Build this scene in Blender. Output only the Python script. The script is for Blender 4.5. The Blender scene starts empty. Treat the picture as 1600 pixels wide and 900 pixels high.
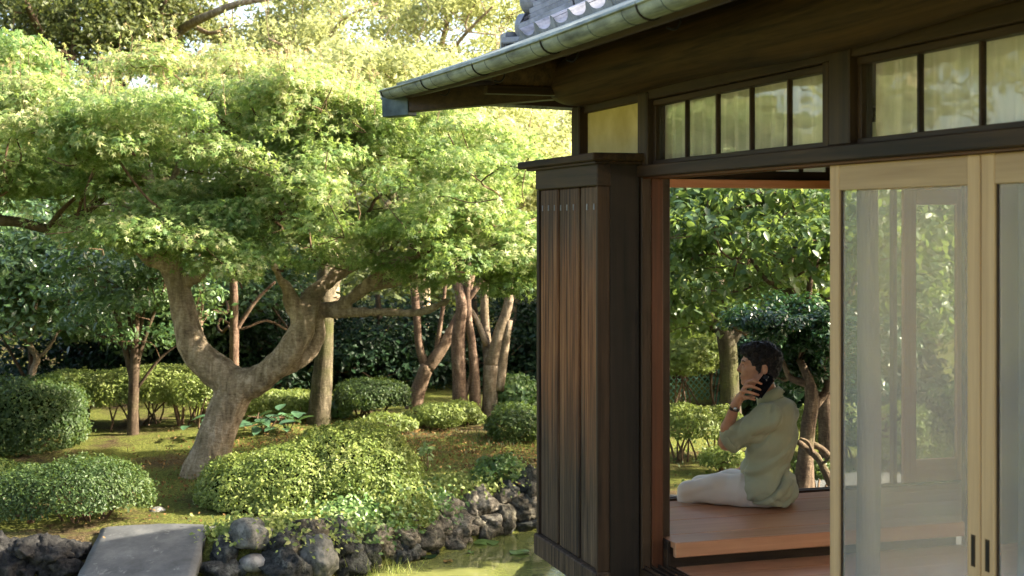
import bpy, bmesh, math, random
import numpy as np
from mathutils import Vector, Matrix

# ------------------------------------------------------------------ camera, world, sun, exposure
SC = bpy.context.scene
COL = SC.collection
F = 2222.0          # focal length in photograph pixels (50 mm lens, 1600 px wide)
HOR = 350.0         # row of the horizon
EYE = 2.15          # eye height above the garden ground
YAW = math.radians(17.48)
cam_d = bpy.data.cameras.new('camera'); cam = bpy.data.objects.new('camera', cam_d); COL.objects.link(cam)
cam.location = (0, 0, EYE); cam.rotation_euler = (math.pi/2, 0, -YAW)
cam_d.lens = 50; cam_d.sensor_width = 36; cam_d.shift_y = -(450-HOR)/1600
cam_d.clip_start = 0.1; cam_d.clip_end = 3000
cam_d.dof.use_dof = True; cam_d.dof.focus_distance = 8.2; cam_d.dof.aperture_fstop = 4.5
SC.camera = cam

SUN_EL = math.radians(30); SUN_AZ = math.radians(109)     # azimuth from +Y towards +X
sun_dir = Vector((math.sin(SUN_AZ)*math.cos(SUN_EL), math.cos(SUN_AZ)*math.cos(SUN_EL), math.sin(SUN_EL)))
W = bpy.data.worlds.new('World'); SC.world = W; W.use_nodes = True
nt = W.node_tree; nt.nodes.clear()
sky = nt.nodes.new('ShaderNodeTexSky'); sky.sky_type = 'NISHITA'; sky.sun_disc = False
sky.sun_elevation = SUN_EL; sky.sun_rotation = SUN_AZ; sky.dust_density = 4.0; sky.air_density = .8; sky.ozone_density = .6
bg = nt.nodes.new('ShaderNodeBackground'); bg.inputs[1].default_value = 0.15
wo = nt.nodes.new('ShaderNodeOutputWorld')
nt.links.new(sky.outputs[0], bg.inputs[0]); nt.links.new(bg.outputs[0], wo.inputs[0])
sun_l = bpy.data.lights.new('sun', 'SUN'); sun_l.energy = 4.2; sun_l.angle = math.radians(0.5); sun_l.color = (1, .93, .80)
sun_o = bpy.data.objects.new('sun', sun_l); COL.objects.link(sun_o)
sun_o.rotation_euler = sun_dir.to_track_quat('Z', 'Y').to_euler(); sun_o.location = (20, -5, 20)
SC.view_settings.view_transform = 'Standard'; SC.view_settings.look = 'None'
SC.view_settings.exposure = 2.4; SC.view_settings.gamma = 1.0
SC.view_settings.use_white_balance = True; SC.view_settings.white_balance_temperature = 6950; SC.view_settings.white_balance_tint = 8
SC.cycles.max_bounces = 7; SC.cycles.diffuse_bounces = 4; SC.cycles.glossy_bounces = 3
SC.cycles.transmission_bounces = 5; SC.cycles.transparent_max_bounces = 8
SC.cycles.sample_clamp_indirect = 6.0; SC.cycles.caustics_reflective = False; SC.cycles.caustics_refractive = False
SC.cycles.use_adaptive_sampling = True; SC.cycles.use_denoising = True

# ------------------------------------------------------------------ helpers
CY, SY = math.cos(YAW), math.sin(YAW)
def P(px, py, d):
    """world point seen at photograph pixel px, py at depth d"""
    r = (px-800)/F*d
    return Vector((r*CY + d*SY, -r*SY + d*CY, EYE + (HOR-py)/F*d))
def G(px, py, z=0.0):
    return P(px, py, (EYE-z)*F/(py-HOR))
def rng(s): return np.random.default_rng(s)

def vnoise(p, seed=0):
    p = np.asarray(p, float); i = np.floor(p).astype(np.int64); f = p-i; f = f*f*(3-2*f)
    def h(a, b, c):
        n = (a*374761393 + b*668265263 + c*2147483629 + seed*97531) & 0xffffffff
        n = ((n ^ (n >> 13))*1274126177) & 0xffffffff
        n = ((n ^ (n >> 16))*2246822519) & 0xffffffff
        return ((n ^ (n >> 11)) & 0xffff)/65535.0
    out = 0
    for a in (0, 1):
        for b in (0, 1):
            for c in (0, 1):
                w = (f[:, 0] if a else 1-f[:, 0])*(f[:, 1] if b else 1-f[:, 1])*(f[:, 2] if c else 1-f[:, 2])
                out = out + w*h(i[:, 0]+a, i[:, 1]+b, i[:, 2]+c)
    return out*2-1
def fbm(p, seed=0, o=3):
    s = 0; a = 1; t = 0; p = np.asarray(p, float)
    for k in range(o):
        s = s + a*vnoise(p*2**k, seed+k*7); t += a; a *= .5
    return s/t

def meta(o, label=None, cat=None, group=None, kind=None):
    if label: o['label'] = label
    if cat: o['category'] = cat
    if group: o['group'] = group
    if kind: o['kind'] = kind
    return o
def empty(name, loc=(0, 0, 0), rz=0, **k):
    o = bpy.data.objects.new(name, None); COL.objects.link(o); o.location = loc; o.rotation_euler = (0, 0, rz)
    o.empty_display_size = .1
    return meta(o, **k)
def link(name, me, mat=None, parent=None, loc=(0, 0, 0), rot=(0, 0, 0), **k):
    o = bpy.data.objects.new(name, me); COL.objects.link(o); o.location = loc; o.rotation_euler = rot
    if mat is not None and not me.materials: me.materials.append(mat)
    if parent is not None: o.parent = parent
    return meta(o, **k)
def mesh_np(name, V, faces, smooth=False, vals=None):
    """faces: list of (n,k) arrays; vals: per-face float"""
    V = np.asarray(V, np.float32); me = bpy.data.meshes.new(name)
    faces = [np.asarray(f, np.int32) for f in faces if len(f)]
    me.vertices.add(len(V)); me.vertices.foreach_set('co', V.ravel())
    loops = np.concatenate([f.ravel() for f in faces]); me.loops.add(len(loops)); me.loops.foreach_set('vertex_index', loops)
    cnt = np.concatenate([np.full(len(f), f.shape[1], np.int32) for f in faces])
    st = np.zeros(len(cnt), np.int32); st[1:] = np.cumsum(cnt)[:-1]
    me.polygons.add(len(cnt)); me.polygons.foreach_set('loop_start', st); me.polygons.foreach_set('loop_total', cnt)
    if smooth: me.polygons.foreach_set('use_smooth', np.ones(len(cnt), bool))
    if vals is not None:
        a = me.attributes.new('v', 'FLOAT', 'FACE'); a.data.foreach_set('value', np.asarray(vals, np.float32))
    me.update(calc_edges=True)
    return me
def world_origin(me, c):
    """shift mesh so its origin sits at c; returns c"""
    me.transform(Matrix.Translation(-Vector(c))); return c

# boxes
BOXC = {}
def box(name, x0, x1, y0, y1, z0, z1, mat, parent=None, bev=.003, **k):
    sx, sy, sz = abs(x1-x0), abs(y1-y0), abs(z1-z0)
    key = (round(sx, 4), round(sy, 4), round(sz, 4), mat.name, bev)
    me = BOXC.get(key)
    if me is None:
        bm = bmesh.new(); bmesh.ops.create_cube(bm, size=1)
        for v in bm.verts: v.co = Vector((v.co.x*sx, v.co.y*sy, v.co.z*sz))
        b = min(bev, .3*min(sx, sy, sz))
        if b > 0: bmesh.ops.bevel(bm, geom=bm.edges[:], offset=b, segments=1, affect='EDGES', profile=.5)
        me = bpy.data.meshes.new(name); bm.to_mesh(me); bm.free(); me.materials.append(mat); BOXC[key] = me
    c = Vector(((x0+x1)/2, (y0+y1)/2, (z0+z1)/2))
    if parent is not None and parent.type != 'EMPTY': c = c - wloc(parent)
    elif parent is not None: c = c - wloc(parent)
    return link(name, me, mat, parent, c, **k)
def wloc(o):
    v = Vector((0, 0, 0))
    while o is not None:
        v = v + o.location; o = o.parent
    return v

# tubes
def catmull(pts, n):
    pts = [np.array(p, float) for p in pts]
    P_ = [2*pts[0]-pts[1]] + pts + [2*pts[-1]-pts[-2]]; out = []
    for i in range(1, len(P_)-2):
        a, b, c, d = P_[i-1], P_[i], P_[i+1], P_[i+2]
        for t in np.linspace(0, 1, n, endpoint=False):
            out.append(.5*((2*b)+(-a+c)*t+(2*a-5*b+4*c-d)*t*t+(-a+3*b-3*c+d)*t**3))
    out.append(pts[-1]); return np.array(out)
def tube_np(pts, rad, sides=6, cap=True):
    pts = np.asarray(pts, float); rad = np.asarray(rad, float); m = len(pts)
    t = np.gradient(pts, axis=0); t /= np.linalg.norm(t, axis=1)[:, None]+1e-9
    up = np.array([0, 0, 1.]) if abs(t[0][2]) < .9 else np.array([1., 0, 0])
    n = np.cross(t[0], up); n /= np.linalg.norm(n); N = [n]
    for i in range(1, m):
        n = n - t[i]*np.dot(n, t[i]); n /= np.linalg.norm(n)+1e-9; N.append(n)
    N = np.array(N); B = np.cross(t, N); a = np.linspace(0, 2*np.pi, sides, endpoint=False)
    V = pts[:, None, :] + rad[:, None, None]*(np.cos(a)[None, :, None]*N[:, None, :]+np.sin(a)[None, :, None]*B[:, None, :])
    V = V.reshape(-1, 3); i = np.arange(m-1)[:, None]*sides; j = np.arange(sides)[None, :]; jn = (j+1) % sides
    Q = np.stack([i+j, i+jn, i+sides+jn, i+sides+j], -1).reshape(-1, 4)
    return V, Q
class Acc:
    def __init__(s): s.V = []; s.Q = {}; s.n = 0; s.val = {}
    def add(s, V, Fc, val=None):
        Fc = np.asarray(Fc); k = Fc.shape[1]
        s.Q.setdefault(k, []).append(Fc+s.n); s.V.append(np.asarray(V, float)); s.n += len(V)
        s.val.setdefault(k, []).append(np.full(len(Fc), .5) if val is None else np.broadcast_to(val, (len(Fc),)))
    def tube(s, pts, rad, sides=6):
        V, Q = tube_np(pts, rad, sides); s.add(V, Q)
        for e in (0, len(pts)-1):
            if sides >= 6 and rad[e] > .01:
                r0 = e*sides; idx = np.arange(sides)+r0
                tri = np.stack([np.full(sides-2, idx[0]), idx[1:-1], idx[2:]], -1)
                if e == 0: tri = tri[:, ::-1]
                s.Q.setdefault(3, []).append(tri+s.n-len(V)); s.val.setdefault(3, []).append(np.full(len(tri), .5))
    def mesh(s, name, smooth=True):
        ks = sorted(s.Q)
        return mesh_np(name, np.concatenate(s.V), [np.concatenate(s.Q[k]) for k in ks], smooth, np.concatenate([np.concatenate(s.val[k]) for k in ks]))

# signed distance modelling + surface nets
class SDF:
    def __init__(s, lo, hi, h):
        s.lo = np.array(lo, float); s.h = h; s.n = np.ceil((np.array(hi)-s.lo)/h).astype(int)+1
        s.f = np.full(s.n, 1e3, np.float32)
    def sub(s, lo, hi):
        a = np.clip(np.floor((np.array(lo)-s.lo)/s.h).astype(int), 0, s.n-1); b = np.clip(np.ceil((np.array(hi)-s.lo)/s.h).astype(int)+1, 1, s.n)
        sl = tuple(slice(x, y) for x, y in zip(a, b))
        g = np.meshgrid(*[s.lo[i]+s.h*np.arange(a[i], b[i]) for i in range(3)], indexing='ij')
        return sl, np.stack(g, -1)
    def blend(s, sl, d, k, op='u'):
        a = s.f[sl]
        if op == 'u':
            h = np.clip(.5+.5*(a-d)/k, 0, 1) if k > 0 else (a > d).astype(float)
            s.f[sl] = a*(1-h)+d*h-(k*h*(1-h) if k > 0 else 0)
        else:
            h = np.clip(.5-.5*(a+d)/k, 0, 1) if k > 0 else (a < -d).astype(float)
            s.f[sl] = a*(1-h)-d*h+(k*h*(1-h) if k > 0 else 0)
    def cone(s, a, b, ra, rb, k=.02, op='u'):
        a = np.array(a, float); b = np.array(b, float); m = max(ra, rb)+3*k+2*s.h
        sl, p = s.sub(np.minimum(a, b)-m, np.maximum(a, b)+m); ab = b-a
        t = np.clip(((p-a)@ab)/(ab@ab+1e-12), 0, 1)
        d = np.linalg.norm(p-a-t[..., None]*ab, axis=-1)-(ra+(rb-ra)*t); s.blend(sl, d, k, op)
    def ell(s, c, r, k=.02, R=None, op='u'):
        c = np.array(c, float); r = np.array(r, float); m = r.max()+3*k+2*s.h
        sl, p = s.sub(c-m, c+m); q = p-c
        if R is not None: q = q@np.array(R)
        k0 = np.linalg.norm(q/r, axis=-1); k1 = np.linalg.norm(q/(r*r), axis=-1)+1e-9
        s.blend(sl, k0*(k0-1)/k1, k, op)
    def mesh(s, name, disp=None, smooth=True):
        f = s.f; n = s.n; ins = f < 0
        cn = np.array([[i, j, k] for i in (0, 1) for j in (0, 1) for k in (0, 1)])
        cnt = sum(ins[c[0]:n[0]-1+c[0], c[1]:n[1]-1+c[1], c[2]:n[2]-1+c[2]].astype(np.int8) for c in cn)
        act = (cnt > 0) & (cnt < 8); I = np.argwhere(act)
        idx = np.full(act.shape, -1, np.int64); idx[tuple(I.T)] = np.arange(len(I))
        acc = np.zeros((len(I), 3)); w = np.zeros(len(I))
        for a in range(8):
            for ax in range(3):
                if cn[a][ax] == 0:
                    b = cn[a].copy(); b[ax] = 1
                    fa = f[tuple((I+cn[a]).T)]; fb = f[tuple((I+b).T)]; m = (fa < 0) != (fb < 0)
                    t = np.where(m, fa/(fa-fb+1e-12), 0); p = cn[a]+t[:, None]*(b-cn[a])
                    acc += p*m[:, None]; w += m
        V = s.lo+s.h*(I+acc/w[:, None])
        Q = []
        for ax in range(3):
            o = [0, 1, 2]; o.remove(ax); u, v = o
            sa = [slice(1, n[i]-1) for i in range(3)]; sa[ax] = slice(0, n[ax]-1)
            sb = list(sa); sb[ax] = slice(1, n[ax])
            A = ins[tuple(sa)]; B = ins[tuple(sb)]
            E = np.argwhere(A != B); fl = A[tuple(E.T)]
            E = E + np.array([0 if i == ax else 1 for i in range(3)])
            def cell(du, dv):
                c = E.copy(); c[:, u] -= du; c[:, v] -= dv; return idx[tuple(c.T)]
            q = np.stack([cell(1, 1), cell(0, 1), cell(0, 0), cell(1, 0)], -1)
            if ax == 1: fl = ~fl
            q = np.where(fl[:, None], q, q[:, ::-1]); Q.append(q)
        Q = np.concatenate(Q); Q = Q[(Q >= 0).all(1)]
        if disp is not None:
            N = np.zeros_like(V); a, b, c = V[Q[:, 0]], V[Q[:, 1]], V[Q[:, 2]]
            fn = np.cross(b-a, c-a)
            for k in range(4): np.add.at(N, Q[:, k], fn)
            N /= np.linalg.norm(N, axis=1)[:, None]+1e-12
            V = V+N*disp(V, N)[:, None]
        return mesh_np(name, V, [Q], smooth)

# ------------------------------------------------------------------ materials
class MT:
    def __init__(s, name):
        s.m = bpy.data.materials.new(name); s.m.use_nodes = True; s.t = s.m.node_tree; s.t.nodes.clear()
        s.out = s.n('ShaderNodeOutputMaterial')
    def n(s, typ, ins=None, **kw):
        nd = s.t.nodes.new(typ)
        for k, v in kw.items(): setattr(nd, k, v)
        for k, v in (ins or {}).items():
            if hasattr(v, 'is_output') or isinstance(v, bpy.types.NodeSocket): s.t.links.new(v, nd.inputs[k])
            else: nd.inputs[k].default_value = v
        return nd
    def coord(s, scale=(1, 1, 1), obj=True, loc=(0, 0, 0)):
        tc = s.n('ShaderNodeTexCoord'); mp = s.n('ShaderNodeMapping', {'Vector': tc.outputs['Object'] if obj else tc.outputs['Generated'], 'Scale': scale, 'Location': loc})
        return mp.outputs[0]
    def geo(s, scale=(1, 1, 1)):
        g = s.n('ShaderNodeNewGeometry'); mp = s.n('ShaderNodeMapping', {'Vector': g.outputs['Position'], 'Scale': scale}); return mp.outputs[0]
    def noise(s, vec, scale=5, detail=4, rough=.55, dist=0):
        return s.n('ShaderNodeTexNoise', {'Vector': vec, 'Scale': scale, 'Detail': detail, 'Roughness': rough, 'Distortion': dist}).outputs[0]
    def ramp(s, fac, stops, interp='LINEAR'):
        r = s.n('ShaderNodeValToRGB', {'Fac': fac}); e = r.color_ramp; e.interpolation = interp
        while len(e.elements) < len(stops): e.elements.new(.5)
        for el, (p, c) in zip(e.elements, stops): el.position = p; el.color = (*c, 1) if len(c) == 3 else c
        return r.outputs[0]
    def mix(s, f, a, b, mode='MIX'):
        nd = s.n('ShaderNodeMix', data_type='RGBA', blend_type=mode)
        for i, v in ((0, f), (6, a), (7, b)):
            if isinstance(v, bpy.types.NodeSocket): s.t.links.new(v, nd.inputs[i])
            else: nd.inputs[i].default_value = (*v, 1) if isinstance(v, tuple) and len(v) == 3 else v
        return nd.outputs[2]
    def math(s, op, a, b=0.0):
        return s.n('ShaderNodeMath', {0: a, 1: b}, operation=op).outputs[0]
    def bump(s, h, strength=.3, dist=.01):
        return s.n('ShaderNodeBump', {'Height': h, 'Strength': strength, 'Distance': dist}).outputs[0]
    def pbr(s, color, rough=.6, spec=.4, normal=None, **kw):
        ins = {'Base Color': (*color, 1) if isinstance(color, tuple) and len(color) == 3 else color, 'Roughness': rough, 'Specular IOR Level': spec}
        if normal is not None: ins['Normal'] = normal
        ins.update(kw); nd = s.n('ShaderNodeBsdfPrincipled', ins)
        s.t.links.new(nd.outputs[0], s.out.inputs[0]); return nd.outputs[0]
    def set(s, sh): s.t.links.new(sh, s.out.inputs[0])

def leafmat(name, stops, trans=(.3, .42, .05), tf=.38, rough=.5, spec=.35):
    """colour runs along the per-leaf value v"""
    m = MT(name); a = m.n('ShaderNodeAttribute', attribute_name='v')
    c = m.ramp(a.outputs['Fac'], stops)
    b = m.pbr(c, rough, spec)
    tcol = m.mix(.55, c, trans)
    t = m.n('ShaderNodeBsdfTranslucent', {'Color': tcol}).outputs[0]
    mx = m.n('ShaderNodeMixShader', {0: tf, 1: b, 2: t}).outputs[0]; m.set(mx); return m.m

def woodmat(name, c1, c2, axis='Z', rough=.6, scale=1.0, spec=.3, bump=.25, streak=.5, mid=None, freq=16, var=.35):
    m = MT(name); st = {'X': (.55, freq, freq), 'Y': (freq, .55, freq), 'Z': (freq, freq, .55)}[axis]
    g = m.geo(tuple(v*scale for v in st)); n1 = m.noise(g, 1.6, 6, .62, .35); n2 = m.noise(g, 6, 3, .6)
    big = m.noise(m.geo((1.1, 1.1, 1.1)), 1.7, 3)
    oi = m.n('ShaderNodeObjectInfo').outputs['Random']
    f = m.math('ADD', m.math('MULTIPLY', n1, .75), m.math('MULTIPLY', n2, .25))
    c = m.ramp(f, [(.36, c1), (.5, mid or tuple((a+b)/2 for a, b in zip(c1, c2))), (.66, c2)])
    c = m.mix(m.math('MULTIPLY', big, streak), c, tuple(v*.45 for v in c1))
    hs = m.n('ShaderNodeHueSaturation', {'Color': c, 'Value': m.math('ADD', m.math('MULTIPLY', oi, var), 1-var*.45)}).outputs[0]
    m.pbr(hs, rough, spec, m.bump(f, bump, .004)); return m.m

M = {}
M['tim'] = {a: woodmat('timber_dark_'+a, (.012, .006, .003), (.075, .038, .018), a, .62) for a in 'XYZ'}
M['log'] = woodmat('log_timber', (.016, .008, .004), (.10, .052, .024), 'Y', .7, 1, .25, .5)
M['red'] = {a: woodmat('timber_red_'+a, (.075, .022, .008), (.17, .052, .02), a, .42, 1, .4, .1) for a in 'XYZ'}
M['pale'] = {a: woodmat('timber_pale_'+a, (.34, .21, .11), (.47, .31, .17), a, .5, 1, .35, .08, .15) for a in 'XYZ'}
M['orange'] = {a: woodmat('timber_orange_'+a, (.55, .22, .11), (.75, .38, .21), a, .45, 1, .4, .1, .2) for a in 'XYZ'}
M['floor'] = woodmat('floorboard_wood', (.38, .165, .082), (.53, .27, .15), 'X', .32, 1, .5, .06, .2, var=.12)
def plankmat():
    m = MT('weathered_plank'); g = m.geo((30, 30, .7)); n1 = m.noise(g, 1.5, 7, .65, .3); n2 = m.noise(g, 7, 3, .6)
    f = m.math('ADD', m.math('MULTIPLY', n1, .7), m.math('MULTIPLY', n2, .3))
    dark = m.ramp(f, [(.38, (.014, .009, .006)), (.5, (.05, .030, .018)), (.66, (.14, .092, .058))])
    brown = m.ramp(f, [(.36, (.03, .012, .005)), (.49, (.15, .058, .022)), (.66, (.32, .15, .062))])
    ge = m.n('ShaderNodeNewGeometry'); sp = m.n('ShaderNodeSeparateXYZ', {0: ge.outputs['Position']})
    z = sp.outputs[2]; wob = m.noise(m.geo((6, 9, .8)), 1.2, 3)
    zz = m.math('ADD', z, m.math('MULTIPLY', wob, .9))
    w = m.ramp(m.math('DIVIDE', zz, 3.2), [(.42, (0, 0, 0)), (.58, (1, 1, 1)), (.72, (.8, .8, .8)), (.82, (.12, .12, .12))])
    c = m.mix(w, dark, brown); m.pbr(c, .72, .25, m.bump(f, .6, .006)); return m.m
M['plank'] = plankmat()
def f():
    m = MT('plaster'); n = m.noise(m.geo(), 3, 5, .6); s_ = m.noise(m.geo((3, 3, 3)), 22, 3)
    c = m.ramp(n, [(.35, (.52, .40, .16)), (.6, (.66, .54, .26))]); c = m.mix(m.ramp(n, [(.62, (0, 0, 0)), (.78, (.5, .5, .5))]), c, (.26, .19, .08))
    m.pbr(c, .9, .1, m.bump(s_, .15, .003)); return m.m
M['plaster'] = f()
def f():
    m = MT('verdigris_copper'); g = m.geo((40, 2.2, 8)); n = m.noise(g, 1, 5, .7, .2); b = m.noise(m.geo(), 5, 4)
    k = m.math('ADD', m.math('MULTIPLY', n, .6), m.math('MULTIPLY', b, .4))
    c = m.ramp(k, [(.33, (.05, .055, .05)), (.46, (.16, .18, .155)), (.58, (.29, .32, .27)), (.7, (.42, .45, .39))])
    m.pbr(c, .62, .4, m.bump(n, .15, .003), Metallic=.2); return m.m
M['copper'] = f()
m = MT('dark_copper'); m.pbr(m.ramp(m.noise(m.geo(), 8, 4), [(.4, (.03, .045, .055)), (.65, (.08, .11, .12))]), .5, .5, Metallic=.5); M['dcopper'] = m.m
def f():
    m = MT('kawara_tile'); n = m.noise(m.geo(), 14, 5, .65); b = m.noise(m.geo(), 2.5, 3); oi = m.n('ShaderNodeObjectInfo').outputs['Random']
    c = m.ramp(n, [(.35, (.13, .135, .16)), (.6, (.27, .275, .315))]); c = m.mix(m.ramp(b, [(.5, (0, 0, 0)), (.75, (.6, .6, .6))]), c, (.12, .12, .11))
    c = m.n('ShaderNodeHueSaturation', {'Color': c, 'Value': m.math('ADD', m.math('MULTIPLY', oi, .4), .8)}).outputs[0]
    m.pbr(c, .42, .5, m.bump(n, .15, .003)); return m.m
M['tile'] = f()
m = MT('iron'); m.pbr((.02, .017, .015), .5, .4, Metallic=.6); M['iron'] = m.m
def glassmat(name, tint, film, filmcol, rough=.02, refl=1.0):
    """window pane: clear part, slight film that scatters, fresnel reflection"""
    m = MT(name); tr = m.n('ShaderNodeBsdfTransparent', {0: (*tint, 1)}).outputs[0]
    fl = m.n('ShaderNodeBsdfDiffuse', {'Color': (*filmcol, 1)}).outputs[0]; ft = m.n('ShaderNodeBsdfTranslucent', {'Color': (*filmcol, 1)}).outputs[0]
    fm = m.n('ShaderNodeMixShader', {0: .5, 1: fl, 2: ft}).outputs[0]
    a = m.n('ShaderNodeMixShader', {0: film, 1: tr, 2: fm}).outputs[0]
    nb = m.bump(m.noise(m.geo((1, 1, 1)), 3.5, 2), .22, .01)
    gl = m.n('ShaderNodeBsdfGlossy', {'Roughness': rough, 'Normal': nb}).outputs[0]
    bf = m.n('ShaderNodeNewGeometry').outputs['Backfacing']; ior = m.math('ADD', m.math('MULTIPLY', bf, .658-1.52), 1.52)
    fr = m.n('ShaderNodeFresnel', {'IOR': ior, 'Normal': nb}).outputs[0]
    m.set(m.n('ShaderNodeMixShader', {0: m.math('MULTIPLY', fr, refl), 1: a, 2: gl}).outputs[0]); return m.m
M['glass'] = glassmat('old_glass', (.93, .95, .92), .02, (.6, .62, .6), .02, .8)
M['screen'] = glassmat('screen_mesh', (.86, .86, .85), .27, (.74, .71, .67), .10, .8)
def f():
    m = MT('pleated_cloth'); g = m.n('ShaderNodeNewGeometry')
    c = m.ramp(m.noise(m.geo((8, 8, 1)), 4, 3), [(.3, (.60, .60, .46)), (.7, (.72, .71, .57))])
    d = m.n('ShaderNodeBsdfDiffuse', {'Color': c}).outputs[0]; t = m.n('ShaderNodeBsdfTranslucent', {'Color': c}).outputs[0]
    m.set(m.n('ShaderNodeMixShader', {0: .4, 1: d, 2: t}).outputs[0]); return m.m
M['cloth'] = f()
m = MT('shoji_paper'); c = (.85, .84, .8, 1)
m.set(m.n('ShaderNodeMixShader', {0: .7, 1: m.n('ShaderNodeBsdfDiffuse', {'Color': c}).outputs[0], 2: m.n('ShaderNodeBsdfTranslucent', {'Color': c}).outputs[0]}).outputs[0]); M['paper'] = m.m
m = MT('room_wall'); m.pbr(m.ramp(m.noise(m.geo(), 4, 3), [(.3, (.46, .38, .26)), (.7, (.55, .46, .33))]), .9, .1); M['room'] = m.m
def rockmat(name, a, b, c_, sc=6, bs=.5):
    m = MT(name); g = m.coord(); n = m.noise(g, sc, 7, .7); n2 = m.noise(g, sc*5, 4, .7)
    c = m.ramp(n, [(.32, a), (.5, b), (.68, c_)]); c = m.mix(m.ramp(n2, [(.35, (.7, .7, .7)), (.55, (0, 0, 0))]), c, tuple(v*.4 for v in a))
    m.pbr(c, .85, .2, m.bump(m.math('ADD', n, m.math('MULTIPLY', n2, .5)), bs, .02)); return m.m
M['lava'] = rockmat('lava_rock', (.03, .028, .022), (.11, .10, .078), (.32, .29, .22), 9, 1.0)
M['darkrock'] = rockmat('dark_rock', (.012, .013, .013), (.045, .048, .046), (.15, .155, .14), 9, 1.0)
M['shaderock'] = rockmat('shade_painted_rock', (.008, .008, .009), (.025, .024, .023), (.07, .066, .06), 9, 1.0)  # dark rock copy, the shade on the left heap put into its colour
M['grey'] = rockmat('grey_rock', (.06, .062, .058), (.14, .14, .125), (.27, .265, .24), 4, .6)
M['pebble'] = rockmat('smooth_stone', (.17, .165, .15), (.25, .24, .22), (.33, .32, .29), 3, .15)
M['lavalight'] = rockmat('pale_lava_rock', (.07, .06, .05), (.2, .18, .145), (.40, .36, .29), 9, .9)  # paler, warmer copy of the lava rock
def f():
    m = MT('slab_stone'); g = m.coord(); n = m.noise(g, 3.2, 7, .7); n2 = m.noise(g, 70, 2); n3 = m.noise(m.coord((1, 1, 1), loc=(3, 1, 0)), 9, 5, .7, .5)
    c = m.ramp(n, [(.3, (.05, .052, .054)), (.5, (.095, .098, .10)), (.68, (.155, .155, .152))])
    c = m.mix(m.ramp(n3, [(.60, (0, 0, 0)), (.72, (.55, .55, .55))]), c, (.31, .31, .29)); c = m.mix(m.math('MULTIPLY', n2, .3), c, (.07, .07, .07))
    m.pbr(c, .8, .25, m.bump(n2, .35, .004)); return m.m
M['slab'] = f()
def barkmat(name, a, b, c_, moss=0.0, sc=1.0):
    m = MT(name); n = m.noise(m.geo((14*sc, 14*sc, 4*sc)), 1.2, 7, .68, .4); n2 = m.noise(m.geo(), 2.2, 3); n4 = m.noise(m.geo((1, 1, 2.4)), 30*sc, 3)
    k = m.math('ADD', m.math('MULTIPLY', n, .7), m.math('MULTIPLY', n4, .3))
    c = m.ramp(k, [(.34, a), (.5, b), (.66, c_)])
    if moss: c = m.mix(m.ramp(n2, [(.5, (0, 0, 0)), (.68, (moss,)*3)]), c, (.06, .065, .02))
    m.pbr(c, .85, .15, m.bump(k, 1.0, .02)); return m.m
M['bark'] = barkmat('maple_bark', (.09, .062, .038), (.25, .19, .125), (.46, .37, .27), .35, .9)
M['bark_red'] = barkmat('reddish_bark', (.055, .032, .022), (.14, .09, .062), (.30, .21, .15), .2)
M['bark_dark'] = barkmat('dark_bark', (.03, .02, .013), (.075, .052, .034), (.15, .11, .075), .5)
M['bark_pale'] = barkmat('pale_bark', (.08, .055, .036), (.18, .135, .09), (.34, .27, .2), .35)
M['twig'] = barkmat('twig_bark', (.05, .03, .018), (.11, .07, .042), (.2, .14, .09))
M['L_maple'] = leafmat('maple_leaves', [(0, (.05, .11, .04)), (.3, (.11, .20, .06)), (.6, (.21, .29, .10)), (.9, (.42, .45, .22)), (.97, (.46, .35, .2)), (1, (.44, .27, .15))], (.44, .58, .12), .48)
M['L_big'] = leafmat('broad_leaves', [(0, (.03, .07, .025)), (.5, (.06, .12, .04)), (.85, (.13, .19, .06)), (1, (.30, .32, .10))], (.34, .46, .08), .42, .4, .5)
M['L_gloss'] = leafmat('glossy_dark_leaves', [(0, (.010, .035, .014)), (.5, (.022, .065, .024)), (1, (.05, .115, .035))], (.10, .22, .03), .15, .28, .6)
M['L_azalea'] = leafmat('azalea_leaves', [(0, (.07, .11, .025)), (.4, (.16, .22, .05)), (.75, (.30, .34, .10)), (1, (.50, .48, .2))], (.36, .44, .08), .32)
M['L_azdark'] = leafmat('shaded_azalea_leaves', [(0, (.022, .045, .014)), (.5, (.05, .09, .025)), (.9, (.11, .15, .045)), (1, (.22, .24, .09))], (.24, .34, .05), .28)  # darker azalea copy with the left bush's shade put in; also dark-leaved shrubs
M['L_hedge'] = leafmat('hedge_leaves', [(0, (.07, .11, .025)), (.5, (.17, .22, .055)), (.9, (.30, .33, .11)), (1, (.46, .43, .2))], (.40, .48, .10), .36)
M['L_camellia'] = leafmat('camellia_leaves', [(0, (.03, .075, .03)), (.5, (.075, .14, .05)), (.85, (.16, .24, .10)), (1, (.30, .36, .20))], (.25, .4, .08), .25, .30, .6)
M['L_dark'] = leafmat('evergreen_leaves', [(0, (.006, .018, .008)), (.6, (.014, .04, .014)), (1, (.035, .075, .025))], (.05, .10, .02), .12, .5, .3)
M['L_back'] = leafmat('sunlit_wood_leaves', [(0, (.13, .15, .05)), (.4, (.27, .29, .11)), (.8, (.42, .43, .2)), (1, (.54, .49, .3))], (.6, .64, .25), .5)  # paled so the bright hazy background light sits in the leaf colour
M['L_olive'] = leafmat('olive_leaves', [(0, (.025, .04, .012)), (.5, (.07, .09, .022)), (1, (.17, .18, .06))], (.22, .26, .05), .3)
M['L_ivy'] = leafmat('ivy_leaves', [(0, (.04, .10, .025)), (.5, (.10, .19, .05)), (.85, (.25, .33, .12)), (1, (.45, .48, .28))], (.3, .42, .1), .28, .35, .5)
M['L_litter'] = leafmat('leaf_litter', [(0, (.05, .025, .012)), (.5, (.14, .08, .03)), (1, (.30, .20, .08))], (.2, .12, .05), .1, .8, .1)
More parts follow.
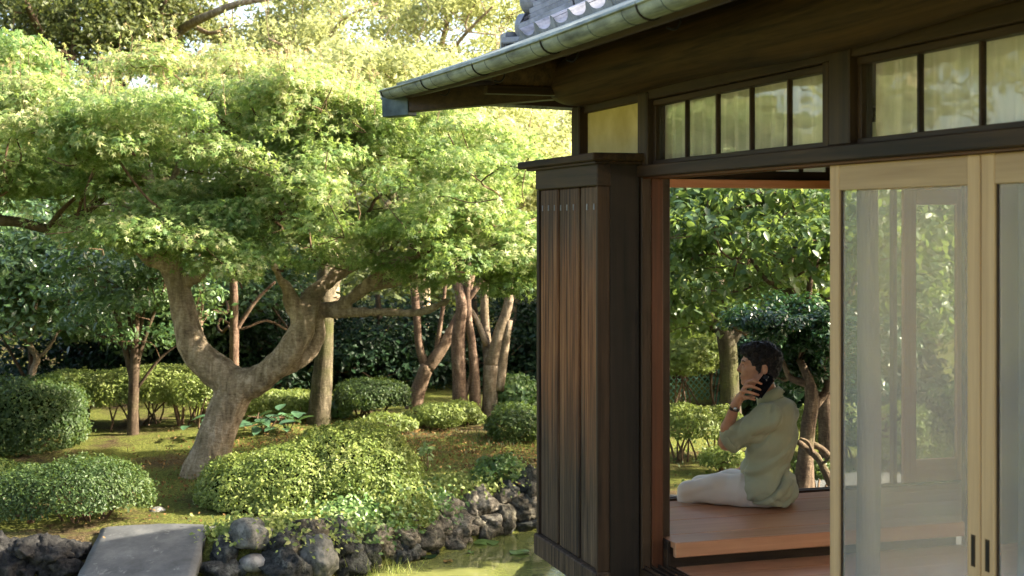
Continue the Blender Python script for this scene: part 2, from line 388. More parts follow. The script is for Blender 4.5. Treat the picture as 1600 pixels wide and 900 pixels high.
M['L_litter2'] = M['L_litter']
M['L_hosta'] = leafmat('soft_large_leaves', [(0, (.05, .12, .06)), (1, (.10, .20, .10))], (.2, .38, .1), .25, .4, .5)
# ------------------------------------------------------------------ the house
PZ = EYE-1.55                     # engawa floor level (0.60)
H = empty('wooden_house', (2.69, 6.4, 0), label='old dark timber house with tiled eaves, copper gutter and sliding doors beside the pond', cat='house')
FX = 2.69
def Z(h): return EYE+h
# shutter box (tobukuro)
SB = empty('shutter_box', (0, 0, 0)); SB.parent = H; SB.location = Vector((2.59, 6.92, 0))-H.location; SB['label'] = 'weathered plank shutter box with a flat lid'
T = M['tim']
box('core_board', 2.505, 2.68, 6.47, 7.37, .40, Z(.30), T['Z'], SB, 0)
for (a, b) in ((7.345, 7.075), (7.035, 6.755), (6.715, 6.482)):
    p = box('plank', 2.478, 2.503, b, a, .462, Z(.185), M['plank'], SB, .006)
for yb in (7.055, 6.735): box('batten', 2.494, 2.506, yb-.028, yb+.028, .46, Z(.185), T['Z'], SB, .002)
box('corner_stile', 2.466, 2.53, 6.452, 6.478, .46, Z(.185), T['Z'], SB)
box('corner_stile', 2.466, 2.53, 7.35, 7.385, .46, Z(.185), T['Z'], SB)
box('end_board', 2.532, 2.686, 6.453, 6.469, .36, Z(.30), woodmat('timber_black_Z', (.007, .0045, .003), (.030, .018, .011), 'Z', .6), SB, .002)
box('upper_rail', 2.462, 2.535, 6.448, 7.39, Z(.186), Z(.303), T['Y'], SB, .005)
box('lower_rail', 2.452, 2.535, 6.446, 7.392, .345, .458, M['plank'], SB, .006)
box('lid', 2.425, 2.735, 6.405, 7.60, Z(.306), Z(.345), M['log'], SB, .006)
box('lid_molding', 2.445, 2.72, 6.43, 7.50, Z(.292), Z(.3055), T['Y'], SB, .003)
for k in range(9):                # row of nail heads with pale water marks
    y = 7.31-k*.098
    if min(abs(y-7.055), abs(y-6.735)) < .03: continue
    box('nail_head', 2.474, 2.4785, y-.004, y+.004, Z(.07), Z(.10), M['tile'], SB, 0)
# corner posts and upper wall
box('post', 2.67, 2.79, 7.27, 7.39, Z(.29), Z(.64), M['tim']['Z'], H, .006)
box('post', 2.69, 2.80, 7.27, 7.38, .0, Z(.29), T['Z'], H)
me = None
box('wall_panel', 2.722, 2.742, 6.492, 7.268, Z(.335), Z(.66), M['plaster'], H, 0, label='yellow plaster panel under the log beam')
box('post', 2.69, 2.79, 6.372, 6.49, Z(.27), Z(.64), woodmat('timber_brown_Z', (.024, .013, .007), (.08, .045, .023), 'Z', .6), H, .005)
BR = {a: woodmat('timber_warm_'+a, (.020, .010, .005), (.066, .035, .017), a, .55) for a in 'XYZ'}
box('post', 2.69, 2.79, 4.512, 4.656, Z(.287), Z(.64), BR['Z'], H, .005)
box('post', 2.69, 2.79, 2.62, 2.765, Z(.287), Z(.64), BR['Z'], H, .005)
# door post beneath the lintel (two faces seen)
box('door_jamb', 2.692, 2.742, 6.44, 6.56, .42, Z(.228), BR['Z'], H, .003)
box('post', 2.748, 2.81, 6.445, 6.58, .42, Z(.228), M['red']['Z'], H, .004)
box('door_jamb', 2.812, 2.87, 6.50, 6.60, .42, Z(.228), BR['Z'], H, .003)
# lintel with grooved underside
box('lintel', 2.672, 2.80, 1.0, 6.50, Z(.229), Z(.286), T['Y'], H, .005)
box('lintel_groove_strip', 2.70, 2.712, 1.0, 6.44, Z(.219), Z(.2285), M['red']['Y'], H, .001)
box('lintel_groove_strip', 2.785, 2.80, 1.0, 6.44, Z(.219), Z(.2285), M['red']['Y'], H, .001)
# transom windows
def pleats(name, x, y0, y1, z0, z1, step, depth, parent, mat):
    n = int((y1-y0)/step); ys = []; xs = []
    for i in range(n):
        b = y0+i*step
        ys += [b, b+step*.45, b+step*.9]; xs += [x, x+depth*.35, x+depth]
    V = [(xx-x, yy-y0, 0) for xx, yy in zip(xs, ys)]+[(xx-x, yy-y0, z1-z0) for xx, yy in zip(xs, ys)]
    m_ = len(xs); Fq = [[i, i+1, m_+i+1, m_+i] for i in range(m_-1)]
    me = mesh_np(name, V, [Fq]); return link(name, me, mat, parent, Vector((x, y0, z0))-wloc(parent))
def transom(y0, y1, n, z0, z1):
    t = empty('transom_window', (0, 0, 0)); t.parent = H; t.location = Vector((2.75, (y0+y1)/2, z0))-H.location
    box('frame_rail', 2.722, 2.768, y0, y1, z1-.028, z1, BR['Y'], t, .003)
    box('frame_rail', 2.722, 2.768, y0, y1, z0, z0+.02, BR['Y'], t, .003)
    box('frame_stile', 2.725, 2.765, y0, y0+.026, z0+.02, z1-.028, BR['Z'], t, .002)
    box('frame_stile', 2.725, 2.765, y1-.026, y1, z0+.02, z1-.028, BR['Z'], t, .002)
    s = (y1-y0-.052)/n
    for i in range(n):
        a = y0+.026+i*s
        box('pane', 2.745, 2.749, a+.001, a+s-.001, z0+.015, z1-.024, M['glass'], t, 0)
        if i: box('muntin', 2.735, 2.757, a-.007, a+.007, z0+.02, z1-.028, T['Z'], t, .002)
    pleats('curtain', 2.795, y0-.01, y1+.13, z0-.02, z1+.02, .112, .022, t, M['cloth'])
transom(4.70, 6.372, 5, Z(.288), Z(.60)); transom(2.766, 4.512, 5, Z(.288), Z(.60)); transom(1.0, 2.62, 5, Z(.288), Z(.60))
box('fascia_board', 2.70, 2.80, 1.0, 7.38, Z(.602), Z(.665), BR['Y'], H, .004)
box('post', 2.69, 2.80, 4.656, 4.70, Z(.287), Z(.60), T['Z'], H, .002)
# log beam: round log, slightly wavy
rg = rng(4); ys = np.linspace(7.42, .6, 60); pts = np.stack([2.66+.012*np.sin(ys*1.3), ys, Z(.785)+.010*np.sin(ys*2.1+1)], -1)
rad = .145+.006*np.sin(ys*3.1); rad[0] -= .02; rad[1] -= .004
V, Q = tube_np(pts, rad, 28); ac = Acc(); ac.tube(pts, rad, 28); V = ac.V[0]
N_ = (V-np.repeat(pts, 28, 0)); V += N_*(fbm(V*np.array([14, 1.2, 14]), 5)*.06)[:, None]
me = mesh_np('log_beam', V-np.array(H.location), [ac.Q[3][0], ac.Q[3][1], ac.Q[4][0]], True); link('log_beam', me, M['log'], H)
# second log: its end pokes out on the far side of the corner
pts = np.stack([np.linspace(2.22, 6.5, 12), np.full(12, 7.33), np.full(12, Z(.83))], -1)
ac = Acc(); ac.tube(pts, np.full(12, .085), 20); me = ac.mesh('tie_beam'); world_origin(me, H.location); link('tie_beam', me, M['log'], H)
# eaves: soffit boards, rafters, edge board, roof deck
def sheet(name, corners, th, mat, parent):
    """four world corners (counter-clockwise from above), thickened downwards"""
    c = [np.array(v, float) for v in corners]; V = c+[v-np.array([0, 0, th]) for v in c]
    Fq = [[0, 1, 2, 3], [7, 6, 5, 4]]+[[i, i+4, (i+1) % 4+4, (i+1) % 4][::-1] for i in range(4)]
    o = c[0]; me = mesh_np(name, [v-o for v in V], [Fq]); return link(name, me, mat, parent, Vector(o)-wloc(parent))
EX, EYc = 1.93, 8.37              # outer edge of the eaves
def lift(y): return .066*max(0, (y-5.0)/3.4)**1.6
def liftx(x): return .066*max(0, (5.3-x)/3.4)**1.6
SL = .40
def soff(x, y):                   # underside height of eaves at x,y
    a = (x-EX)*SL; b = (EYc-y)*SL
    return Z(.735)+min(a, b)+ (lift(y) if a < b else liftx(x))*max(0, 1-min(a, b)/SL/1.2)
ysg = list(np.linspace(.6, 8.37, 26))
for i in range(6):                # long soffit boards along the eave
    x0, x1 = EX+i*.2, EX+(i+1)*.2-.006
    Y = [y for y in np.linspace(.6, EYc-(x0-EX), 16)]
    V = []; 
    for y in Y:
        yy = min(y, EYc-(x1-EX)) if y == Y[-1] else y
        V += [(x0, y, soff(x0+.001, y-.002)), (x1, yy, soff(x1, yy-.01))]
    V2 = [(a, b, c+.015) for a, b, c in V]; n = len(V)
    Fq = []
    for k in range(len(Y)-1):
        a = 2*k; Fq += [[a, a+2, a+3, a+1][::-1], [n+a, n+a+2, n+a+3, n+a+1], [a, a+2, n+a+2, n+a], [a+1, n+a+1, n+a+3, a+3]]
    me = mesh_np('soffit_board', np.array(V+V2)-np.array(H.location), [Fq]); link('soffit_board', me, T['Y'], H)
for i in range(6):                # far side
    y1, y0 = EYc-i*.2, EYc-(i+1)*.2+.006
    X = np.linspace(EX+(EYc-y1), 7.6, 12); V = []
    for x in X:
        V += [(x, y1, soff(max(x, EX+EYc-y1+.002), y1-.001)), (max(x, EX+EYc-y0) if x == X[0] else x, y0, soff(max(x, EX+EYc-y0+.02), y0))]
    V2 = [(a, b, c+.015) for a, b, c in V]; n = len(V); Fq = []
    for k in range(len(X)-1):
        a = 2*k; Fq += [[a, a+2, a+3, a+1], [n+a, n+a+2, n+a+3, n+a+1][::-1], [a, a+2, n+a+2, n+a][::-1], [a+1, n+a+1, n+a+3, a+3][::-1]]
    me = mesh_np('soffit_board', np.array(V+V2)-np.array(H.location), [Fq]); link('soffit_board', me, T['X'], H)
def beam_between(name, a, b, w, h, mat, parent, up=(0, 0, 1)):
    a = Vector(a); b = Vector(b); d = (b-a); L = d.length; d.normalize(); s = d.cross(Vector(up)).normalized(); u = s.cross(d)
    V = [a+s*sx*w/2+u*su*h/2+d*L*t for t in (0, 1) for sx, su in ((-1, -1), (1, -1), (1, 1), (-1, 1))]
    Fq = [[0, 1, 2, 3], [7, 6, 5, 4]]+[[i, i+4, (i+1) % 4+4, (i+1) % 4] for i in range(4)]
    bm = bmesh.new(); vs = [bm.verts.new(v-a) for v in V]; [bm.faces.new([vs[i] for i in f_]) for f_ in Fq]
    bmesh.ops.recalc_face_normals(bm, faces=bm.faces[:]); bmesh.ops.bevel(bm, geom=bm.edges[:], offset=min(.003, .2*min(w, h)), segments=1, affect='EDGES')
    me = bpy.data.meshes.new(name); bm.to_mesh(me); bm.free(); return link(name, me, mat, parent, a-wloc(parent))
for k in range(-3, 12):           # rafters running out to the gutter
    y = 6.2-.47*k
    if y > EYc-.35: continue
    beam_between('rafter', (EX+.035, y, soff(EX+.03, y)-.026), (2.82, y, soff(2.82, min(y, 7.4))-.026), .045, .048, BR['X'], H)
for k in range(9):
    x = 3.0+.47*k; beam_between('rafter', (x, EYc-.035, soff(x, EYc-.03)-.026), (x, 7.45, soff(x, 7.45)-.026), .045, .048, BR['Y'], H)
# edge board behind the gutter follows the upturned eave
def edge_strip(name, P0, P1, zf, w, h, mat, n=20):
    pts = [Vector(P0).lerp(Vector(P1), t) for t in np.linspace(0, 1, n)]; d = (Vector(P1)-Vector(P0)).normalized(); s = Vector((d.y, -d.x, 0))
    V = []
    for p in pts:
        z = zf(p); V += [p+s*w/2+Vector((0, 0, z)), p-s*w/2+Vector((0, 0, z)), p-s*w/2+Vector((0, 0, z+h)), p+s*w/2+Vector((0, 0, z+h))]
    Fq = []
    for i in range(n-1):
        a = 4*i
        for j in range(4): Fq.append([a+j, a+4+j, a+4+(j+1) % 4, a+(j+1) % 4])
    Fq += [[0, 1, 2, 3], [4*n-1, 4*n-2, 4*n-3, 4*n-4]]
    me = mesh_np(name, np.array(V)-np.array(H.location), [Fq]); return link(name, me, mat, H)
edge_strip('eave_board', (EX+.03, .6, 0), (EX+.03, EYc-.03, 0), lambda p: Z(.690)+lift(p.y), .03, .07, BR['Y'])
edge_strip('eave_board', (EX+.03, EYc-.03, 0), (7.6, EYc-.03, 0), lambda p: Z(.690)+liftx(p.x), .03, .07, BR['X'])
edge_strip('drip_edge', (EX+.012, .6, 0), (EX+.012, EYc+.02, 0), lambda p: Z(.768)+lift(p.y), .06, .016, M['copper'])
edge_strip('drip_edge', (EX+.012, EYc-.012, 0), (7.6, EYc-.012, 0), lambda p: Z(.768)+liftx(p.x), .06, .016, M['copper'])
# hip rafter with copper cap and the corner strut
beam_between('hip_rafter', (1.875, 8.425, Z(.722)), (2.95, 7.35, Z(.78)), .085, .115, BR['X'], H)
beam_between('rafter_cap', (1.86, 8.44, Z(.706)), (1.99, 8.31, Z(.713)), .098, .125, M['dcopper'], H)
box('wall_plate', 2.16, 2.66, 7.30, 7.37, Z(.70), Z(.745), T['X'], H)
# gutters
def gutter(name, P0, P1, zf, r, side, n=26):
    d = (Vector(P1)-Vector(P0)).normalized(); s = Vector((d.y, -d.x, 0))*side; V = []; k = 13
    prof = [(-math.cos(a)*r, -math.sin(a)*r) for a in np.linspace(0, math.pi, k)]
    prof = [(prof[0][0], .018)]+prof+[(r+.006, .004), (r+.004, -.006)]           # high back edge, rolled front lip
    inner = [(x*.94, z*.94+.001) for x, z in prof[::-1][2:]]
    pr = prof+inner; K = len(pr)
    for t in np.linspace(0, 1, n):
        p = Vector(P0).lerp(Vector(P1), t); z = zf(p)
        for x, zz in pr: V.append(p+s*x+Vector((0, 0, z+zz)))
    Fq = [[i*K+j, (i+1)*K+j, (i+1)*K+(j+1) % K, i*K+(j+1) % K] for i in range(n-1) for j in range(K)]
    me = mesh_np(name, np.array(V)-np.array(H.location), [Fq], True)
    g = link(name, me, M['copper'], H); return g
GX = 1.872
g1 = gutter('gutter', (GX, .6, 0), (GX, 8.46, 0), lambda p: Z(.736)+lift(p.y), .051, -1)
g2 = gutter('gutter', (1.83, 8.43, 0), (7.6, 8.43, 0), lambda p: Z(.730)+liftx(p.x), .051, -1)
for k in range(9):                # straps round the gutter and the hooks that carry it
    y = 8.40-k*1.0
    a = np.linspace(-.1, math.pi+.1, 12); z = Z(.732)+lift(y)
    pts = np.stack([GX+np.cos(a)*.0535, np.full(12, y), z+.004-np.sin(a)*.0535], -1)
    ac = Acc(); ac.tube(pts, np.full(12, .0045), 6)
    hk = np.array([(GX+.058, y, z+.01), (GX+.085, y-.01, z-.005), (GX+.10, y-.02, z-.05), (GX+.08, y-.02, z-.08), (GX+.05, y-.02, z-.075)])
    ac.tube(catmull(hk, 4), np.full(17, .004), 6); me = ac.mesh('gutter_hook'); world_origin(me, H.location); link('gutter_hook', me, M['iron'], H)
for k in range(26):               # solder seams
    y = 8.2-k*.333
    if abs((8.4-y) % 1.0) < .05: continue
    a = np.linspace(.15, math.pi-.1, 10); z = Z(.732)+lift(y)
    ac = Acc(); ac.tube(np.stack([GX+np.cos(a)*.0515, np.full(10, y), z+.004-np.sin(a)*.0515], -1), np.full(10, .0018), 4); me = ac.mesh('gutter_seam'); world_origin(me, H.location); link('gutter_seam', me, M['dcopper'], H)
# roof surfaces: copper apron then tiles
TX, TY = 2.44, 7.86; RS = .45
def rz(x, y): return Z(.785)+min(x-EX, EYc-y)*RS
A = [(EX, .6), (EX, EYc), (TX+.1, TY-.1), (TX+.1, .6)]
def roofsheet(name, pts, mat, dz=0):
    V = [Vector((x, y, rz(x, y)+dz+(lift(y) if abs(x-EX) < .01 else 0)+(liftx(x) if abs(y-EYc) < .01 and abs(x-EX) > .01 else 0))) for x, y in pts]
    c = V[0]; me = mesh_np(name, [v-c for v in V], [[list(range(len(V)))]]); return link(name, me, mat, H, c-H.location)
def apron_side(along_y):
    n = 20; V = []
    for i in range(n):
        t = i/(n-1)
        if along_y:
            y = .6+t*(EYc-.6); yi = .6+t*(TY-.1-.6); V += [(EX, y, Z(.785)+lift(y)), (TX+.1, yi, rz(TX+.1, yi))]
        else:
            x = EX+t*(7.6-EX); xi = TX+.1+t*(7.6-TX-.1); V += [(x, EYc, Z(.785)+liftx(x)), (xi, TY-.1, rz(xi, TY-.1))]
    Fq = [[2*i, 2*i+1, 2*i+3, 2*i+2] for i in range(n-1)]
    me = mesh_np('copper_apron', np.array(V)-np.array(H.location), [Fq]); link('copper_apron', me, M['copper'], H)
apron_side(True); apron_side(False)
def tile_mesh():
    """one pan tile: wavy section, thick front edge with a hanging lip. x across (0.27), y up slope, z normal"""
    w, L, n = .264, .25, 20; xs = np.linspace(0, w, n); t = xs/w
    z = np.where(t < .80, -.040*np.sqrt(np.clip(1-(2*t/.8-1)**2, 0, 1)), .016*np.sin(np.pi*np.clip(t-.80, 0, 1)/.20))
    V = []
    for yy in (0, .012, L): V += [(x, yy, zz+.0) for x, zz in zip(xs, z)]
    V += [(x, 0, l) for x, l in zip(xs, np.minimum(z-.03, -.085))]
    V += [(x, .02, l) for x, l in zip(xs, np.minimum(z-.03, -.085))]
    V += [(x, L, zz-.018) for x, zz in zip(xs, z)]
    Fq = []
    for i in range(n-1):
        Fq += [[i, i+1, n+i+1, n+i], [n+i, n+i+1, 2*n+i+1, 2*n+i], [3*n+i, 3*n+i+1, i+1, i], [4*n+i, 4*n+i+1, 3*n+i+1, 3*n+i], [5*n+i, 5*n+i+1, 4*n+i+1, 4*n+i]]
    me = mesh_np('roof_tile', V, [Fq], False)
    for p in me.polygons: p.use_smooth = False
    me.materials.append(M['tile']); return me
TM = tile_mesh(); ang = math.atan(RS)
RF = empty('roof', (0, 0, 0)); RF.parent = H; RF.location = Vector((TX, TY, Z(1.0)))-H.location
rr = random.Random(5)
def put_tile(wx, wy, wz, rzr):
    o = bpy.data.objects.new('roof_tile', TM); COL.objects.link(o); o.parent = RF
    o.location = Vector((wx, wy, wz))-wloc(RF)
    o.rotation_euler = (Matrix.Rotation(rzr, 3, 'Z') @ Matrix.Rotation(ang, 3, 'X')).to_euler()
for row in range(5):              # pond side (front faces -X)
    d = row*.215; n = int((TY-d-.7)/.267)
    for i in range(n):
        y = TY-.03-d-(i)*.267
        put_tile(TX+d, y+rr.uniform(-.003, .003), Z(1.0)+.078+d*RS+rr.uniform(-.003, .003)+.012*(row == 0)*0, -math.pi/2)
for row in range(2):              # far side (front faces +Y)
    d = row*.215
    for i in range(17):
        x = TX+.3+d+i*.267; put_tile(x, TY-d, Z(1.0)+.078+d*RS, math.pi)
roofsheet('roof_deck', [(TX+.05, .6), (TX+.05, TY-.05), (4.9, TY-2.51), (4.9, .6)], M['tile'], .01)
roofsheet('roof_deck', [(TX+.05, TY-.05), (7.6, TY-.05), (7.6, TY-2.51), (4.9, TY-2.51)], M['tile'], .01)
roofsheet_ = mesh_np('roof_deck', [(4.9, .6, rz(4.9, .6)+.01), (4.9, TY-2.51, rz(4.9, TY-2.51)+.01), (7.9, TY-.05, rz(TX, TY-.05)-.05), (7.9, .6, rz(TX, .6)-.05)], [[[0, 1, 2, 3]]]); link('roof_deck', roofsheet_, M['tile'], H, -Vector(H.location))  # unseen back slope, added to keep sun off the log beam
# corner tile, hip ridge with round end and stacked ridge tiles
def cbox(name, c, sx, sy, sz, rot, mat, parent, bev=.006, **k):
    bm = bmesh.new(); bmesh.ops.create_cube(bm, size=1)
    for v in bm.verts: v.co = Vector((v.co.x*sx, v.co.y*sy, v.co.z*sz))
    bmesh.ops.bevel(bm, geom=bm.edges[:], offset=min(bev, .3*min(sx, sy, sz)), segments=2, affect='EDGES')
    me = bpy.data.meshes.new(name); bm.to_mesh(me); bm.free()
    return link(name, me, mat, parent, Vector(c)-wloc(parent), rot, **k)
ct = cbox('corner_tile', (TX+.045, TY-.0, Z(1.045)), .13, .12, .12, (0, 0, 0), M['tile'], RF)
box('recess_shade_plate', TX-.024, TX-.019, TY-.045, TY+.02, Z(1.005), Z(1.05), T['Z'], RF, 0)  # flat dark plate painted in for the shade of a recess
dz = Vector((1, -1, RS)).normalized()
def on_hip(b, dh=0): return Vector((TX+b, TY-b, Z(1.0)+b*RS+dh))
for l, (w, h, dh, b0) in enumerate(((.26, .03, .07, .10), (.22, .03, .105, .14), (.19, .03, .14, .14), (.16, .03, .175, .15))):
    for j in range(5):
        a = on_hip(b0+j*.25, dh); b = on_hip(b0+j*.25+.243, dh); beam_between('ridge_tile', a, b, w, h, M['tile'], RF)
for j in range(6):
    a = on_hip(.16+j*.2, .215); b = on_hip(.16+(j+1)*.2-.004, .218)
    ac = Acc(); ac.tube(np.linspace(a, b, 4), np.array([.068, .062, .062, .062]), 16); me = ac.mesh('ridge_cap'); o = world_origin(me, a); link('ridge_cap', me, M['tile'], RF, a-wloc(RF))
for j in range(3):
    a = on_hip(.28+j*.3, .125); cbox('ridge_collar', a, .03, .03, .16, (0, 0, .78), M['tile'], RF)
# rounded end ornament
e0 = on_hip(.07, .10)
ac = Acc(); dd = Vector((1, -1, 0)).normalized()
ac.tube(np.array([e0-dd*.02, e0, e0+dd*.075, e0+dd*.10]), np.array([.05, .078, .082, .07]), 24)
me = ac.mesh('ridge_end'); world_origin(me, e0); link('ridge_end', me, M['tile'], RF, e0-wloc(RF))
e1 = on_hip(.09, .235); ac = Acc(); ac.tube(np.array([e1-dd*.02, e1, e1+dd*.07, e1+dd*.09]), np.array([.04, .068, .072, .065]), 24)
me = ac.mesh('ridge_end'); world_origin(me, e1); link('ridge_end', me, M['tile'], RF, e1-wloc(RF))
cbox('ridge_base', on_hip(.07, .02), .17, .17, .035, (0, 0, .785), M['tile'], RF)

# ---- inside: veranda floor, lower floor, sliding doors, far wall
zP = PZ
VR = empty('veranda_floor', (0, 0, 0)); VR.parent = H; VR.location = Vector((3.5, 6.85, zP))-H.location; VR['label'] = 'raised reddish board veranda floor'
for i in range(6):
    y0 = 6.375+i*.158
    box('floorboard', 2.83, 6.6, y0, y0+.1565, zP-.03, zP-(.0 if i % 2 else .001), M['floor'], VR, .0015)
box('front_edge', 2.83, 4.468, 6.345, 6.374, zP-.072, zP+.001, M['floor'], VR, .004)
box('riser_board', 2.83, 4.468, 6.42, 6.44, zP-.17, zP-.031, T['X'], VR)
box('sill_rail', 2.80, 6.6, 7.325, 7.352, zP-.02, zP+.012, T['X'], VR); box('sill_rail', 2.80, 6.6, 7.368, 7.39, zP-.02, zP+.012, BR['X'], VR); box('sill_rail', 2.80, 6.6, 7.353, 7.367, zP-.02, zP-.004, T['X'], VR)
LF = empty('lower_floor', (0, 0, 0)); LF.parent = H; LF.location = Vector((4, 4.5, zP-.13))-H.location
for i in range(24):
    y0 = 6.405-(i+1)*.175
    box('floorboard', 2.86, 6.6, y0, y0+.173, zP-.16, zP-.13, M['floor'], LF, .0015)
box('door_sill', 2.69, 2.86, 1.0, 6.44, zP-.18, zP-.135, BR['Y'], H); 
for xs_ in (2.712, 2.745, 2.785, 2.82): box('sill_rail', xs_-.006, xs_+.006, 1.0, 6.44, zP-.1345, zP-.122, M['log'], H, .001)
box('foundation_wall', 2.75, 2.88, 1.0, 6.5, -.6, zP-.181, T['Y'], H)
box('foundation_wall', 2.82, 6.6, 6.46, 6.50, -.6, zP-.17, T['X'], H)
for x in (2.86, 4.7, 6.5): box('floor_post', x-.05, x+.05, 7.2, 7.3, -.3, zP-.032, T['Z'], H)
box('side_apron', 2.81, 2.829, 6.40, 7.30, .12, zP-.001, T['Y'], H)
# sliding doors
def door(y0, y1, x=2.735, hy=None, mat='screen'):
    d = empty('sliding_door', (0, 0, 0)); d.parent = H; d.location = Vector((x, (y0+y1)/2, .475))-H.location
    Pm = M['pale']; t = .028; z0, z1 = .478, Z(.2185)
    box('stile', x-t/2, x+t/2, y0, y0+.064, z0, z1, Pm['Z'], d, .003); box('stile', x-t/2, x+t/2, y1-.066, y1, z0, z1, Pm['Z'], d, .003)
    box('rail', x-t/2+.002, x+t/2-.002, y0+.0645, y1-.0665, z1-.095, z1-.001, Pm['Y'], d, .002)
    box('rail', x-t/2+.002, x+t/2-.002, y0+.0645, y1-.0665, z0, z0+.07, Pm['Y'], d, .002)
    box('gasket', x-.006, x+.006, y0+.0645, y0+.071, z0+.0705, z1-.0955, T['Z'], d, .001); box('gasket', x-.006, x+.006, y1-.0735, y1-.0665, z0+.0705, z1-.0955, T['Z'], d, .001)
    box('mesh_screen', x-.001, x+.001, y0+.0715, y1-.074, z0+.071, z1-.096, M[mat], d, 0)
    if hy:
        hb = box('handle', x-t/2-.0015, x-t/2+.001, hy-.011, hy+.011, Z(-1.075), Z(-.975), T['Z'], d, .001)
        box('handle_inset', x-t/2-.0025, x-t/2-.0016, hy-.005, hy+.005, Z(-1.068), Z(-.982), M['iron'], d, 0)
    return d
door(3.790, 4.700, hy=3.822); door(2.872, 3.783, hy=3.75); door(1.95, 2.865)
# gathered drapes behind the doors
def drape(y0, y1, x=2.80):
    n = 40; ys = np.linspace(y0, y1, n); zs = np.linspace(.49, Z(.2), 12); V = []
    for k, z in enumerate(zs):
        for i, y in enumerate(ys): V.append((x+.014*math.sin(i*1.1+.3*k), y+.004*math.sin(k*.9+i), z))
    Fq = [[k*n+i, k*n+i+1, (k+1)*n+i+1, (k+1)*n+i] for k in range(11) for i in range(n-1)]
    me = mesh_np('curtain', np.array(V)-np.array(H.location), [Fq], True); link('curtain', me, M['drape'], H)
m = MT('grey_drape'); c = (.30, .30, .31, 1)
m.set(m.n('ShaderNodeMixShader', {0: .35, 1: m.n('ShaderNodeBsdfDiffuse', {'Color': c}).outputs[0], 2: m.n('ShaderNodeBsdfTranslucent', {'Color': c}).outputs[0]}).outputs[0]); M['drape'] = m.m
drape(4.50, 4.625); drape(3.50, 3.70)
# far wall at the veranda's outer edge
RD = M['orange']
box('far_lintel', 2.80, 6.6, 7.31, 7.40, Z(.205), Z(.252), RD['X'], H, .004)
box('far_lintel', 2.80, 6.6, 7.30, 7.41, Z(.62), Z(.68), T['X'], H)
tw = empty('transom_window', (0, 0, 0)); tw.parent = H; tw.location = Vector((3.9, 7.35, Z(.3)))-H.location
for i in range(11):
    x = 2.84+i*.175
    if i: box('muntin', x-.012, x+.012, 7.335, 7.365, Z(.302), Z(.6), T['Z'], tw, .002)
    if i < 10: box('pane', x+.0125, x+.1625, 7.348, 7.352, Z(.302), Z(.6), M['paper'], tw, 0)
box('frame_rail', 2.82, 4.62, 7.33, 7.37, Z(.253), Z(.3015), T['X'], tw); box('frame_rail', 2.82, 4.62, 7.33, 7.37, Z(.601), Z(.6195), T['X'], tw)
box('post', 4.62, 4.75, 7.30, 7.40, Z(.253), Z(.619), RD['Z'], H)
def sash(x0, x1, y=7.345):
    d = empty('glass_sash', (0, 0, 0)); d.parent = H; d.location = Vector(((x0+x1)/2, y, zP))-H.location
    box('stile', x0, x0+.085, y-.015, y+.015, zP+.015, Z(.204), RD['Z'], d); box('stile', x1-.085, x1, y-.015, y+.015, zP+.015, Z(.204), RD['Z'], d)
    box('rail', x0+.0855, x1-.0855, y-.013, y+.013, Z(.115), Z(.204), RD['X'], d); box('rail', x0+.0855, x1-.0855, y-.013, y+.013, zP+.015, .75, RD['X'], d)
    box('pane', x0+.0855, x1-.0855, y-.002, y+.002, .751, Z(.114), M['glass'], d, 0)
box('frame_stile', 4.685, 4.71, 7.355, 7.40, zP, Z(.204), T['Z'], H)
sash(4.74, 5.19); box('post', 5.20, 5.288, 7.30, 7.40, zP-.3, Z(.62), RD['Z'], H); sash(5.5, 6.35); box('post', 5.29, 5.42, 7.30, 7.40, zP-.3, Z(.62), T['Z'], H); box('post', 6.5, 6.62, 7.3, 7.4, zP-.3, Z(.62), T['Z'], H)
box('wall_panel', 4.47, 6.6, 6.35, 6.38, zP-.13, Z(.69), BR['Z'], H, 0, label='dark board partition beyond the end of the veranda')
# room shell around the inside
box('ceiling', 2.90, 6.7, 1.0, 7.29, Z(.70), Z(.72), T['Y'], H, 0)
box('wall_panel', 6.62, 6.68, 1.0, 7.40, zP-.4, .75, M['room'], H, 0, label='inner plaster wall at the back of the room')
box('wall_panel', 6.62, 6.68, 1.0, 7.40, Z(.22), Z(.70), M['room'], H, 0)
pw_ = empty('fill_light_window', (0, 0, 0)); pw_.parent = H; pw_.location = Vector((6.65, 4, .75))-H.location  # unseen paper windows, added for soft light on the man and floor
for i in range(7):
    y = 1.05+i*.9
    if i < 6: box('fill_light_paper', 6.645, 6.649, y+.03, y+.87, .76, Z(.21), M['paper'], pw_, 0)
    box('stile', 6.63, 6.67, y-.03, y+.03, .75, Z(.22), BR['Z'], pw_, .003)
box('wall_panel', 6.62, 6.68, 6.48, 7.40, .75, Z(.22), M['room'], H, 0)
box('wall_panel', 2.90, 6.62, .94, 1.0, zP-.4, Z(.70), M['room'], H, 0)
box('wall_panel', 4.76, 6.5, 7.33, 7.37, Z(.253), Z(.619), M['room'], H, 0)
box('wall_panel', 2.83, 2.85, 6.6, 7.26, zP, Z(.60), M['room'], H, 0)
